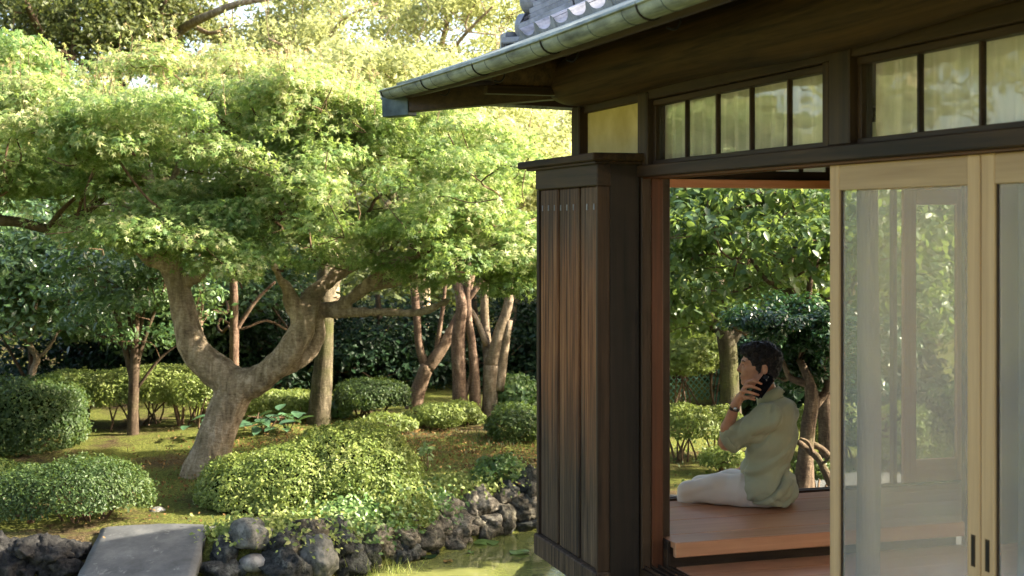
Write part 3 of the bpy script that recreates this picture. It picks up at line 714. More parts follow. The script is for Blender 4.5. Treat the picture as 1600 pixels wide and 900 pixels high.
# ------------------------------------------------------------------ terrain, water
WZ = -.35
_sh = [(-9, 8.6), (-4, 9.2)]+[tuple(G(px, py, -.15)[:2]) for px, py in ((-60, 895), (60, 893), (170, 885), (330, 893), (450, 888), (520, 872), (600, 848), (680, 832), (745, 812), (800, 800), (850, 793), (900, 790), (960, 792))]+[(3.7, 10.2), (2.95, 8.9), (2.75, 6.5), (2.6, -2.5), (-9, -2.5)]
POND = np.array(_sh)
def pond_sd(x, y):
    """signed distance to the pond edge, negative in the water"""
    p = np.stack([x, y], -1); n = len(POND); d = np.full(x.shape, 1e9); ins = np.zeros(x.shape, bool)
    for i in range(n):
        a = POND[i]; b = POND[(i+1) % n]; ab = b-a; t = np.clip(((p-a)@ab)/(ab@ab), 0, 1)
        d = np.minimum(d, np.linalg.norm(p-a-t[..., None]*ab, axis=-1))
        c = ((a[1] > y) != (b[1] > y)) & (x < (b[0]-a[0])*(y-a[1])/(b[1]-a[1]+1e-12)+a[0]); ins ^= c
    return np.where(ins, -d, d)
def terr(x, y):
    x = np.asarray(x, float); y = np.asarray(y, float); s = pond_sd(x, y)
    d = x*SY+y*CY
    z = .07*np.clip((d-13)/3, 0, 1)+.10*np.exp(-(((x-2.6)/1.8)**2+((y-13.9)/1.2)**2))
    q = np.stack([x, y, x*0], -1).reshape(-1, 3); z = z+(.05*fbm(q*.8, 3)+.012*fbm(q*5, 9)).reshape(x.shape)
    z = z+.4*np.clip((d-30)/60, 0, 1)
    k = np.clip((s+.05)/.45, 0, 1); k = k*k*(3-2*k)
    return np.where(s > -.05, (-.50)*(1-k)+z*k, -.50-.5*np.clip((-s-.05)/1.0, 0, 1))
def tz(x, y): return float(terr(np.array([x]), np.array([y]))[0])
def on_ground(px, py):
    """world point of the terrain under a photograph pixel"""
    d = np.arange(7.5, 45, .02); r = (px-800)/F*d; x = r*CY+d*SY; y = -r*SY+d*CY; z = EYE+(HOR-py)/F*d
    m = z < terr(x, y); k = int(np.argmax(m)) if m.any() else -1
    return Vector((x[k], y[k], z[k]))
xs = np.concatenate([-np.geomspace(600, 8, 26)[:-1], np.arange(-8, 12, .1), np.geomspace(12, 700, 26)])
ys = np.concatenate([-np.geomspace(300, 3, 12)[:-1], np.arange(-3, 22, .1), np.geomspace(22, 900, 28)])
X, Y = np.meshgrid(xs, ys, indexing='ij'); Zt = terr(X, Y); ny = len(ys)
I = np.arange(len(xs)*ny).reshape(len(xs), ny)
Q = np.stack([I[:-1, :-1], I[1:, :-1], I[1:, 1:], I[:-1, 1:]], -1).reshape(-1, 4)
def f():
    m = MT('moss_and_soil'); n = m.noise(m.geo(), .9, 5, .6, .3); n2 = m.noise(m.geo(), 9, 6, .7); n3 = m.noise(m.geo(), 55, 4, .7)
    moss = m.ramp(n3, [(.35, (.05, .06, .014)), (.55, (.135, .15, .035)), (.7, (.25, .25, .07))])
    soil = m.ramp(n3, [(.35, (.035, .022, .013)), (.55, (.085, .055, .034)), (.72, (.20, .14, .09))])
    k = m.math('ADD', m.math('MULTIPLY', n, .8), m.math('MULTIPLY', n2, .35))
    c = m.mix(m.ramp(k, [(.56, (0, 0, 0)), (.68, (.9, .9, .9))]), moss, soil)
    m.pbr(c, .95, .08, m.bump(m.math('ADD', n2, n3), .9, .03)); return m.m
M['ground'] = f()
me = mesh_np('ground', np.stack([X, Y, Zt], -1).reshape(-1, 3), [Q], True); link('ground', me, M['ground'], kind='structure')
def f():
    m = MT('pond_water'); g = m.geo((1, 1, 1)); n = m.noise(g, 4.5, 3, .5, .4); n2 = m.noise(g, 18, 2)
    nb = m.bump(m.math('ADD', n, m.math('MULTIPLY', n2, .25)), .10, .02)
    mk = m.noise(m.geo(), 1.6, 4, .6); c = m.ramp(mk, [(.35, (.12, .135, .04)), (.65, (.26, .27, .085))])
    m.pbr(c, .035, .75, nb); return m.m
M['water'] = f()
wx = [-9.5, 5]; me = mesh_np('pond_water', [(-9.6, -2.6, WZ), (5.5, -2.6, WZ), (5.5, 13.5, WZ), (-9.6, 13.5, WZ)], [[[0, 1, 2, 3]]]); link('pond_water', me, M['water'], kind='structure')

# ------------------------------------------------------------------ leaves
def T_rhomb():
    return np.array([(0, 0, 0), (.24, .45, .07), (0, 1, -.03), (-.24, .45, .07)]), np.array([(0, 1, 2), (0, 2, 3)])
def T_oval():
    return np.array([(0, 0, 0), (.22, .22, .06), (.27, .55, .07), (0, 1, -.08), (-.27, .55, .07), (-.22, .22, .06), (0, .5, 0)]), np.array([(0, 1, 6), (1, 2, 6), (2, 3, 6), (3, 4, 6), (4, 5, 6), (5, 0, 6)])
def T_maple():
    V = []; Fc = []
    for a, L in ((-100, .5), (-52, .8), (0, 1.0), (52, .8), (100, .5)):
        a = math.radians(a); s, c = math.sin(a), math.cos(a); w = .15; b = len(V)
        V += [(s*L*.15+c*w, c*L*.15-s*w, .03), (s*L, c*L, -.10), (s*L*.15-c*w, c*L*.15+s*w, .03)]; Fc += [(b, b+1, b+2)]
    return np.array(V), np.array(Fc)
def T_tri():
    return np.array([(-.22, .1, 0), (.22, .1, .02), (0, 1, 0)]), np.array([(0, 1, 2)])
TPL = {'rhomb': T_rhomb(), 'oval': T_oval(), 'maple': T_maple(), 'tri': T_tri()}
def leaves(pos, nor, size, kind, rg, vals, droop=0.0):
    """arrays of leaf positions and upward normals -> V, F, face values"""
    n = len(pos); tv, tf = TPL[kind]
    nor = nor/(np.linalg.norm(nor, axis=1)[:, None]+1e-9); r = rg.normal(size=(n, 3))
    if droop: r[:, 2] -= droop
    y = r-nor*(r*nor).sum(1)[:, None]; y /= np.linalg.norm(y, axis=1)[:, None]+1e-9; x = np.cross(y, nor)
    s = size*rg.uniform(.65, 1.3, n)
    V = pos[:, None, :]+s[:, None, None]*(tv[None, :, 0:1]*x[:, None]+(tv[None, :, 1:2]-.3)*y[:, None]+tv[None, :, 2:3]*nor[:, None])
    Fc = tf[None]+(np.arange(n)*len(tv))[:, None, None]
    return V.reshape(-1, 3), Fc.reshape(-1, 3), np.repeat(vals, len(tf))
def leafmesh(name, parts, origin, mat, parent=None, loc=None, **k):
    V = []; Fc = []; vv = []; n = 0
    for a, b, c in parts: V.append(a); Fc.append(b+n); vv.append(c); n += len(a)
    me = mesh_np(name, np.concatenate(V)-np.array(origin), [np.concatenate(Fc)], False, np.clip(np.concatenate(vv), 0, 1))
    return link(name, me, mat, parent, loc if loc is not None else (0, 0, 0), **k)
def pad_points(pads, per, rg, up=.55, shell=.5):
    """pads: array of (x,y,z,rx,ry,rz). returns positions, normals, clump value"""
    pads = np.asarray(pads, float); vol = (pads[:, 3]*pads[:, 4])**1.0; w = vol/vol.sum(); n = int(per*len(pads))
    i = rg.choice(len(pads), n, p=w); u = rg.normal(size=(n, 3)); u /= np.linalg.norm(u, axis=1)[:, None]
    rr_ = rg.uniform(shell**3, 1, n)**(1/3)*(1+.25*rg.normal(size=n)*.5)
    p = pads[i, :3]+u*rr_[:, None]*pads[i, 3:6]
    p += .06*np.stack([vnoise(p*6, 11+a) for a in range(3)], -1)
    nor = u*.5+np.array([0, 0, up])+rg.normal(size=(n, 3))*.42
    cl = rg.random(len(pads))[i]
    return p, nor, cl, i
def grow(roots, targets, rg, sag=.12, step=.22, r_leaf=.004, power=.5, jit=.04):
    """attach every target to the nearest node of a growing tree; returns (nodes, parent, count)"""
    nodes = [np.array(r[:3], float) for r in roots]; par = [-1]*len(nodes); T_ = np.array(targets, float)
    R0 = np.array(nodes); order = np.argsort(np.min(np.linalg.norm(T_[:, None]-R0[None], axis=-1), axis=1))
    root_c = R0.mean(0)
    for t in T_[order]:
        A = np.array(nodes); d = np.linalg.norm(A-t, axis=1)+.25*np.linalg.norm(A-root_c, axis=1)*0
        dz_ = t[2]-A[:, 2]; d = d+np.clip(-dz_, 0, None)*1.2
        j = int(np.argmin(d)); a = nodes[j]; L = np.linalg.norm(t-a); m_ = max(1, int(L/step)); prev = j
        for k in range(1, m_+1):
            f_ = k/m_; p = a+(t-a)*f_; p = p+np.array([0, 0, -sag*L*math.sin(math.pi*f_)]) + (rg.normal(size=3)*jit if k < m_ else 0)
            nodes.append(p); par.append(prev); prev = len(nodes)-1
    cnt = np.zeros(len(nodes)); ch = [0]*len(nodes)
    for i in range(len(nodes)-1, -1, -1):
        if ch[i] == 0: cnt[i] = 1
        if par[i] >= 0: cnt[par[i]] += cnt[i]; ch[par[i]] += 1
    rad = r_leaf*np.maximum(cnt, 1)**power
    return nodes, par, rad
def branches(acc, nodes, par, rad, nroot, maxr=.05, sides=5):
    kids = {}
    for i, p in enumerate(par):
        if p >= 0: kids.setdefault(p, []).append(i)
    def chain(s):
        out = [par[s], s] if par[s] >= 0 else [s]
        while kids.get(s):
            c = max(kids[s], key=lambda q: rad[q])
            for o in kids[s]:
                if o != c: st.append(o)
            out.append(c); s = c
        return out
    st = [c for r in range(nroot) for c in kids.get(r, [])]
    while st:
        c = chain(st.pop())
        if len(c) < 2: continue
        pts = np.array([nodes[i] for i in c]); r = np.minimum(np.array([rad[i] for i in c]), maxr); r[0] = min(r[0], r[1]*1.1)
        if len(pts) > 2: 
            q = catmull(pts, 3); r = np.interp(np.linspace(0, 1, len(q)), np.linspace(0, 1, len(r)), r); pts = q
        acc.tube(pts, r, sides)
def polyline_nodes(pts, step=.18):
    out = []
    for a, b in zip(pts[:-1], pts[1:]):
        a = np.array(a); b = np.array(b); n = max(1, int(np.linalg.norm(b-a)/step))
        for k in range(n): out.append(a+(b-a)*k/n)
    out.append(np.array(pts[-1])); return out
# ------------------------------------------------------------------ trees
def tree(name, label, origin, trunks, pads, per, leaf, size, lmat, bmat, seed, group=None, cat='tree', sdf=None, rleaf=.0042, maxr=.06, sub=.9,
         up=.55, shell=.5, gap=None, droop=.3, topval=None, vb=.55, crown=True, sides=9, step=.25, sag=.06, flesh=None):
    rg = rng(seed); o = empty(name, origin, label=label, cat=cat, group=group); O = np.array(origin)
    roots = []
    if sdf: 
        lo = np.min([np.min([np.array(p)-r for p, r in t], 0) for t in trunks], 0)-.1; hi = np.max([np.max([np.array(p)+r for p, r in t], 0) for t in trunks], 0)+.1
        s = SDF(lo, hi, sdf)
        for t in trunks:
            pp = catmull([p for p, r in t], 4); rr_ = np.interp(np.linspace(0, 1, len(pp)), np.linspace(0, 1, len(t)), [r for p, r in t])
            for a, b, ra, rb in zip(pp[:-1], pp[1:], rr_[:-1], rr_[1:]): s.cone(a, b, ra, rb, .022)
        def dp(V, N): return .014*fbm(V*np.array([7, 7, 3.2]), seed)+.013*np.abs(vnoise(V*np.array([19, 19, 5]), seed+3))+.014*vnoise(V*3.1, seed+5)-.006*np.abs(vnoise(V*np.array([40, 40, 14]), seed+8))+.016*np.clip(vnoise(V*5.5, seed+12)-.45, 0, 1)*2-.012
        me = s.mesh('trunk', dp)
    else:
        ac = Acc()
        for t in trunks:
            pp = catmull([p for p, r in t], 5); rr_ = np.interp(np.linspace(0, 1, len(pp)), np.linspace(0, 1, len(t)), [r for p, r in t])
            rr_ = rr_*(1+.10*vnoise(pp*4, seed)); ac.tube(pp, rr_, sides)
        me = ac.mesh('trunk')
    world_origin(me, O); link('trunk', me, bmat, o)
    if not crown or not len(pads): return o
    for t in trunks: roots += polyline_nodes([p for p, r in t[1:]] if len(t) > 2 else [p for p, r in t], .2)
    pads = np.asarray(pads, float); tg = pads[:, :3]-np.array([0, 0, 1])*pads[:, 5:6]*.5
    extra = tg[rg.integers(0, len(tg), int(len(tg)*sub))]+rg.normal(size=(int(len(tg)*sub), 3))*pads[:, 3].mean()*.55*np.array([1, 1, .35])
    nodes, par, rad = grow(roots, np.concatenate([tg, extra]), rg, sag=sag, r_leaf=rleaf, step=step)
    ac = Acc(); branches(ac, nodes, par, rad, len(roots), maxr, 5)
    if ac.n: me = ac.mesh('branches'); world_origin(me, O); link('branches', me, bmat if maxr > .03 else M['twig'], o, kind='stuff')
    p, n, cl, i = pad_points(pads, per, rg, up, shell)
    if gap: k_ = vnoise(p*gap[0], seed)+.4*vnoise(p*gap[0]*2.7, seed+1) < gap[1]; p, n, cl = p[k_], n[k_], cl[k_]
    v = np.clip(vb*rg.random(len(p))+.35*cl+.10*rg.normal(size=len(p))*.8, 0, .94)
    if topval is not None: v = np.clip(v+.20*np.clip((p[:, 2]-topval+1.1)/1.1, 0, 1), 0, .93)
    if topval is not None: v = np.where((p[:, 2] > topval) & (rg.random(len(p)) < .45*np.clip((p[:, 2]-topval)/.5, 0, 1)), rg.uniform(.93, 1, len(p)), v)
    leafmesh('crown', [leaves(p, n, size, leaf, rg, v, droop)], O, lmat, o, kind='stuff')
    return o
def ell_pads(ells, n, rg, r=(.34, .55), rz=.14, zb=-.35, fill=.25, avoid=()):
    """foliage pads over the shells of ellipsoids (centre, rx, ry, rz) leaving the centre open"""
    out = []; ws = np.array([(e[1]*e[2]+e[1]*e[3]) for e in ells]); ws = ws/ws.sum()
    while len(out) < n:
        e = ells[rg.choice(len(ells), p=ws)]; u = rg.normal(size=3); u /= np.linalg.norm(u)
        if u[2] < zb: continue
        k = rg.uniform(.3, .8) if rg.random() < fill else rg.uniform(.86, 1.02)
        p = np.array(e[0])+u*k*np.array(e[1:4])
        if any(np.linalg.norm((p-np.array(a))/b) < 1 for a, b in avoid): continue
        q = rg.uniform(*r); out.append([*p, q*rg.uniform(.8, 1.2), q*rg.uniform(.8, 1.2), rz*rg.uniform(.7, 1.35)])
    return np.array(out)
def E(px, py, d, hw, hh, rd):
    s = d/F; return (P(px, py, d), math.hypot(hw*s*CY, rd*SY), math.hypot(rd*CY, hw*s*SY), hh*s)
# main maple
MD = 12.1
def mp(px, py, o=0): return P(px, py, MD+o)
def tk(lst): return [(mp(x, y, o), w*(.43 if y > 400 else .38)*MD/F) for x, y, w, o in lst]
b0 = on_ground(322, 742)
trunks = [tk([(318, 775, 104, 0), (322, 735, 84, 0), (336, 690, 66, 0), (352, 645, 64, 0), (372, 600, 66, 0)]),
          tk([(372, 606, 62, 0), (338, 578, 62, .03), (303, 545, 56, .06), (290, 500, 48, .1), (280, 455, 46, .12), (264, 412, 40, .12), (246, 380, 26, .1), (240, 330, 20, .05), (235, 270, 15, 0)]),
          tk([(374, 604, 60, 0), (410, 588, 54, -.05), (447, 556, 50, -.12), (470, 520, 46, -.15), (478, 485, 42, -.12), (500, 450, 30, 0), (545, 418, 26, .2), (585, 405, 20, .35), (610, 392, 14, .5)]),
          tk([(440, 575, 40, 0), (475, 556, 40, .1), (494, 520, 36, .2), (494, 486, 32, .15), (530, 478, 24, .1), (575, 445, 22, 0), (612, 412, 18, -.1), (665, 398, 11, -.2)]),
          tk([(494, 487, 26, .15), (540, 488, 20, .1), (600, 488, 16, 0), (655, 488, 12, -.1), (700, 470, 8, -.2)]),
          tk([(580, 448, 16, 0), (620, 440, 14, .05), (660, 430, 10, .1), (715, 420, 6, .1)]),
          tk([(474, 500, 34, -.15), (455, 470, 32, -.2), (447, 450, 22, -.25), (430, 420, 14, -.3), (400, 350, 10, -.3)]),
          tk([(262, 412, 28, .12), (232, 408, 22, .1), (214, 395, 16, .05), (170, 375, 10, 0), (120, 345, 8, -.1)]),
          tk([(285, 440, 28, .12), (308, 434, 24, .05), (326, 414, 20, 0), (345, 380, 10, 0), (370, 300, 8, 0)]),
          tk([(262, 400, 26, .12), (285, 360, 18, .3), (300, 300, 14, .4), (330, 230, 10, .4)]),
          tk([(238, 300, 16, .05), (215, 260, 12, .1), (185, 225, 9, .2), (150, 175, 7, .2)]),
          tk([(240, 330, 16, .05), (270, 280, 12, .1), (285, 240, 10, .1), (310, 205, 8, 0)])]
rg = rng(21)
ells = [E(290, 205, MD, 330, 118, 2.0), E(470, 225, MD+.2, 200, 105, 1.6), E(620, 300, MD-.3, 210, 135, 1.5), E(90, 285, MD+.2, 170, 80, 1.3), E(370, 350, MD-.7, 190, 70, .9), E(190, 355, MD-.8, 100, 52, .7), E(745, 400, MD+.1, 118, 95, 1.1), E(400, 395, MD-.9, 90, 50, .6), E(680, 380, MD-.6, 150, 70, .8)]
avoid = [(mp(258, 240, -1.4), .34), (mp(235, 215, -.8), .4), (mp(300, 215, -1.2), .28), (mp(560, 450, -1.2), .36), (mp(620, 455, -1.0), .32), (mp(290, 470, 0), .5), (mp(420, 500, 0), .35), (mp(480, 455, -1), .24), (mp(120, 395, -.6), .3)]
pads = ell_pads(ells, 430, rg, (.18, .46), .10, -.5, .36, avoid)
tree('maple_tree', 'large spreading green maple with a forked pale trunk leaning over the mossy garden', b0, trunks, pads, 500, 'maple', .046, M['L_maple'], M['bark'], 3, sdf=.017, maxr=.028, up=.75, topval=mp(0, 150).z, sag=.04, droop=.6, gap=(1.7, .50), vb=.66)
mt_top = [o for o in COL.objects if o.name == 'maple_tree'][0]
rg = rng(61); tp = pads[np.argsort(-pads[:, 2])[:170]]; ac = Acc(); lp_ = []; ln_ = []
for t_ in tp:
    for _ in range(2):
        b_ = t_[:3]+np.array([rg.normal()*.16, rg.normal()*.16, t_[5]*.8]); h_ = rg.uniform(.10, .28); e_ = b_+np.array([rg.normal()*.04, rg.normal()*.04, h_])
        ac.tube(np.array([b_-np.array([0, 0, .05]), (b_+e_)/2+rg.normal(size=3)*.01, e_]), [.003, .0025, .0015], 3)
        for q_ in np.linspace(.25, 1, 7): lp_.append(b_+(e_-b_)*q_+rg.normal(size=3)*.014); ln_.append(rg.normal(size=3)+np.array([0, 0, .6]))
me = ac.mesh('shoots'); world_origin(me, b0); link('shoots', me, M['twig'], mt_top, kind='stuff')
leafmesh('shoot_leaves', [leaves(np.array(lp_), np.array(ln_), .040, 'maple', rg, rg.uniform(.86, 1, len(lp_)))], b0, M['L_maple'], mt_top, kind='stuff')
# left neighbour whose limb enters the frame
pads = ell_pads([E(-60, 250, 12.6, 170, 75, 1.2), E(-20, 130, 13.4, 90, 60, .8)], 60, rg, (.3, .45), .12)
tree('maple_tree', 'maple at the left edge whose bent limb reaches in over the shrubs', on_ground(-190, 760),
     [[(P(-190, 770, 12.4), .14), (P(-185, 600, 12.4), .11), (P(-150, 430, 12.4), .09), (P(-60, 352, 12.4), .06), (P(20, 346, 12.4), .046), (P(75, 357, 12.4), .042), (P(115, 343, 12.4), .04), (P(150, 320, 12.4), .03), (P(190, 290, 12.4), .015)],
      [(P(-175, 480, 12.4), .08), (P(-160, 300, 12.8), .06), (P(-60, 180, 13.2), .03)], [(P(75, 357, 12.4), .03), (P(100, 325, 12.3), .02), (P(130, 300, 12.3), .012)]],
     pads, 240, 'maple', .066, M['L_maple'], M['bark_dark'], 8, maxr=.02)
# slender straight tree with fanned twigs
pads = ell_pads([E(215, 440, 14.2, 120, 100, 1.1)], 50, rg, (.22, .34), .1, -1, .6)
q = lambda x, y, o=0: P(x, y, 14.2+o)
tree('young_tree', 'slender straight young tree with fanned bare branches before the hedge', on_ground(209, 712),
     [[(q(208, 722), .068), (q(208, 640), .055), (q(211, 560), .05), (q(214, 480), .04), (q(218, 400), .02)],
      [(q(209, 600), .035), (q(190, 520), .028), (q(172, 450), .018), (q(160, 390), .01)], [(q(212, 570), .03), (q(236, 500), .022), (q(262, 440), .014), (q(280, 400), .008)],
      [(q(206, 545), .02), (q(160, 525), .016), (q(120, 505), .01)], [(q(214, 540), .02), (q(228, 470), .016), (q(238, 400), .01)], [(q(210, 560), .02), (q(200, 480), .016), (q(196, 400), .01)],
      [(q(212, 610), .016), (q(250, 560), .014), (q(290, 530), .008)]],
     pads, 150, 'rhomb', .07, M['L_camellia'], M['bark_dark'], 9, maxr=.014, cat='tree')
# mid-distance trunks
def simple_tree(label, base, D, trunks_px, cr, npads, per, leaf, size, lmat, bmat, seed, group='trees standing behind the hedges', r=(.4, .7), rz_=.2, name='tree', sdf=None, **k):
    if D < 19 and group == 'trees standing behind the hedges': g_ = on_ground(*base); D = g_.x*SY+g_.y*CY
    tr = [[(P(x, y, D+o), w*.41*D/F) for x, y, w, o in t] for t in trunks_px]
    pads = ell_pads(cr, npads, rng(seed), r, rz_, -.7, .4)
    return tree(name, label, on_ground(*base), tr, pads, per, leaf, size, lmat, bmat, seed, group=group, sdf=sdf, **k)
simple_tree('thick mossy trunk with ivy at its foot right of the maple fork', (500, 662), 15.6,
    [[(496, 690, 60, 0), (500, 640, 44, 0), (505, 580, 40, 0), (508, 520, 36, 0), (508, 440, 34, 0), (515, 300, 24, 0)], [(508, 470, 18, 0), (560, 380, 14, .3), (620, 300, 10, .5)]],
    [E(560, 170, 16.4, 170, 90, 1.8)], 60, 330, 'rhomb', .085, M['L_back'], barkmat('mossy_bark', (.03, .024, .015), (.085, .07, .045), (.19, .16, .11), .9), 31, maxr=.03)
simple_tree('forked reddish trunk opening in a wide V under the maple', (655, 640), 17.0,
    [[(640, 665, 34, 0), (652, 615, 30, 0), (668, 570, 28, 0)], [(668, 575, 26, 0), (690, 545, 22, 0), (712, 505, 20, .1), (728, 465, 18, .2), (745, 380, 14, .2), (760, 250, 10, .2)], [(666, 575, 20, 0), (655, 540, 16, 0), (650, 480, 15, 0), (640, 380, 12, 0)], [(680, 560, 10, 0), (686, 520, 9, 0), (692, 480, 8, 0), (700, 400, 6, 0)]],
    [E(700, 230, 17.4, 120, 90, 1.6)], 45, 330, 'rhomb', .085, M['L_back'], M['bark_red'], 32, maxr=.025)
simple_tree('pair of upright reddish trunks growing from one foot', (728, 650), 17.4,
    [[(720, 670, 32, 0), (718, 600, 27, 0), (716, 530, 26, 0), (722, 470, 24, 0), (700, 400, 16, .1)], [(742, 665, 24, 0), (742, 600, 20, 0), (738, 540, 17, 0), (730, 480, 16, 0), (735, 380, 12, 0)], [(720, 640, 12, 0), (735, 590, 9, 0), (748, 560, 6, .05)], [(722, 480, 12, 0), (760, 430, 10, 0), (800, 380, 6, 0)]],
    [E(760, 330, 18.2, 110, 70, 1.4)], 34, 330, 'rhomb', .085, M['L_back'], M['bark_red'], 33, maxr=.025)
simple_tree('stout branching trunk with a sunlit edge beside the shutter box', (766, 652), 16.6,
    [[(764, 680, 34, 0), (766, 620, 30, 0), (768, 570, 30, 0)], [(768, 575, 26, 0), (780, 520, 22, 0), (795, 470, 18, 0), (800, 380, 12, 0)], [(766, 580, 22, 0), (760, 530, 18, .1), (757, 480, 15, .1), (760, 400, 10, .1)], [(760, 540, 12, 0), (745, 500, 10, 0), (725, 470, 8, 0)], [(778, 610, 24, 0), (786, 560, 18, 0), (796, 500, 13, 0)]],
    [E(815, 300, 17.5, 90, 90, 1.3)], 36, 330, 'rhomb', .085, M['L_back'], M['bark_pale'], 34, maxr=.025)
simple_tree('straight brown trunk seen through the fork of the maple', (366, 655), 17.5,
    [[(366, 680, 22, 0), (366, 560, 19, 0), (366, 480, 16, 0), (362, 350, 12, 0), (360, 200, 8, 0)], [(366, 520, 10, 0), (400, 470, 7, 0), (430, 440, 5, 0)]],
    [E(380, 430, 18.0, 80, 50, 1.0)], 26, 260, 'rhomb', .08, M['L_camellia'], M['bark_red'], 35, maxr=.02)
simple_tree('slim pale trunk behind the left leg of the maple', (320, 655), 16.5,
    [[(322, 680, 18, 0), (316, 560, 15, 0), (311, 500, 14, 0), (318, 440, 10, 0), (325, 350, 7, 0)]],
    [E(320, 440, 17.2, 90, 55, 1.0)], 26, 240, 'rhomb', .08, M['L_camellia'], M['bark_pale'], 36, maxr=.02)
simple_tree('small crooked pale trunk under the camellias at the far left', (50, 655), 15.6,
    [[(48, 680, 18, 0), (50, 590, 14, 0), (58, 560, 13, 0), (45, 535, 12, 0), (52, 500, 8, 0), (60, 440, 6, 0)], [(56, 562, 9, 0), (75, 545, 7, 0), (90, 520, 5, 0)]],
    [E(30, 440, 16, 140, 90, 1.2)], 70, 240, 'rhomb', .09, M['L_camellia'], M['bark_pale'], 37, maxr=.02)
# camellia thickets, left
for k, (px, py, D, hw, hh, lab) in enumerate(((40, 430, 17.2, 150, 120, 'pale-leaved camellia at the far left behind the dark shrub'), (150, 470, 18.2, 120, 90, 'tall camellia left of the slender tree'), (275, 490, 18.8, 90, 90, 'loose camellia seen left of the maple trunk'), (330, 455, 20, 90, 80, 'camellia showing above the hedge behind the maple trunk'))):
    simple_tree(lab, (px, 640), D, [[(px, 660, 12, 0), (px+8, 560, 9, 0), (px-5, 470, 6, 0)], [(px+4, 600, 7, 0), (px-40, 520, 5, 0)]], [E(px, py, D, hw, hh, 1.3)], 60, 220, 'rhomb', .10, M['L_camellia'], M['bark_dark'], 50+k, group='camellias behind the hedge', name='camellia_tree', r=(.3, .55), maxr=.02)
# dark evergreens behind everything in the middle
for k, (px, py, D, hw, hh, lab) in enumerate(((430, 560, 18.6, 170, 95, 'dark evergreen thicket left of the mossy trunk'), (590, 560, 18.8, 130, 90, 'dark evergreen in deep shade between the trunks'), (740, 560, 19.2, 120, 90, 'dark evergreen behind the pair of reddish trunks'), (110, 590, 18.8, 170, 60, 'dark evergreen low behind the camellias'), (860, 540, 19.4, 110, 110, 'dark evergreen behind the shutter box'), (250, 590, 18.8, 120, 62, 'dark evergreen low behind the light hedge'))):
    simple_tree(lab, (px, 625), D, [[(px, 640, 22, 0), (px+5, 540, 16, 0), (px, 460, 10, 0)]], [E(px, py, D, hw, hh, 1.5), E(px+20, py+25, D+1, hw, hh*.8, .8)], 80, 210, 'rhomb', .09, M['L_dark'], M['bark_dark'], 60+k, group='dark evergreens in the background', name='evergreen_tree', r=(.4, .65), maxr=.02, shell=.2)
# tall trees at the back: (foot px, D, trunk polylines, crown ellipsoids, material)
BG = [
 ('tall olive-leaved tree at the upper left with two slanting limbs', 70, 24, [[(110, 620, 34, 0), (105, 400, 28, 0), (98, 220, 24, 0), (100, 90, 18, 0), (112, 10, 12, 0)], [(85, 90, 14, -.5), (55, 35, 12, -.6), (25, -30, 9, -.7)], [(98, 200, 16, 0), (85, 90, 13, -.5)]], [(40, 40, 200, 110, 3), (150, 20, 110, 90, 2)], 'L_olive', 130, 250),
 ('tall tree behind the maple crown with a dark upright trunk', 180, 25, [[(190, 620, 34, 0), (185, 300, 28, 0), (182, 120, 22, 0), (172, 20, 16, 0), (165, -60, 12, 0)], [(184, 150, 14, 0), (230, 70, 10, 0), (262, -10, 8, 0)]], [(210, 60, 130, 90, 2.5), (180, -30, 160, 80, 2.5)], 'L_olive', 110, 240),
 ('large sunlit tree with a long arching bough above the maple', 330, 26, [[(250, 620, 40, 0), (255, 300, 34, 0), (258, 120, 26, 0), (250, 40, 20, 0), (232, -30, 16, 0)], [(256, 70, 18, -.3), (290, 42, 17, -.6), (330, 22, 14, -.9), (372, 6, 12, -1.2), (420, -2, 8, -1.3)], [(300, 40, 9, -.6), (330, 52, 7, -.7), (360, 40, 6, -.8)], [(256, 60, 10, 0), (215, 25, 9, 0), (190, -10, 7, 0)]], [(360, 80, 130, 75, 2.2), (330, 0, 140, 70, 2.2)], 'L_back', 110, 250),
 ('airy yellow-green tree with thin dark branches in the upper middle', 520, 23, [[(520, 620, 36, 0), (518, 380, 28, 0), (516, 250, 20, 0), (518, 120, 15, 0), (512, 60, 12, 0), (525, 0, 9, 0)], [(518, 118, 9, 0), (540, 88, 8, 0), (575, 78, 5, 0)], [(517, 110, 9, 0), (515, 60, 7, 0), (545, 25, 5, 0), (590, 5, 4, 0)], [(516, 160, 8, 0), (470, 90, 6, 0), (420, 60, 4, 0)]], [(520, 90, 130, 110, 2.2), (560, -10, 150, 70, 2.2), (440, 110, 100, 80, 2)], 'L_back', 130, 240),
 ('sunlit feathery tree above the gutter corner', 650, 24, [[(660, 620, 34, 0), (662, 400, 26, 0), (668, 250, 20, 0), (680, 120, 14, 0), (700, 30, 9, 0)], [(670, 200, 10, 0), (620, 120, 7, 0), (600, 60, 5, 0)], [(680, 110, 8, 0), (730, 50, 6, 0), (770, 10, 4, 0)]], [(680, 110, 140, 120, 2.2), (720, 10, 120, 70, 2)], 'L_back', 140, 240),
 ('pale tree under the eave beside the upper plaster panel', 800, 19, [[(800, 620, 26, 0), (798, 420, 20, 0), (795, 260, 15, 0), (785, 190, 11, 0), (770, 120, 7, 0)], [(794, 230, 8, 0), (820, 200, 6, 0), (880, 262, 5, 0)], [(796, 300, 10, 0), (830, 240, 8, 0), (840, 200, 5, 0)]], [(820, 230, 120, 90, 1.7)], 'L_back', 70, 240),
 ('tree far behind the roof corner', 900, 27, [[(900, 620, 34, 0), (900, 300, 26, 0), (890, 100, 16, 0)]], [(900, 130, 140, 150, 2.5)], 'L_back', 90, 220),
]
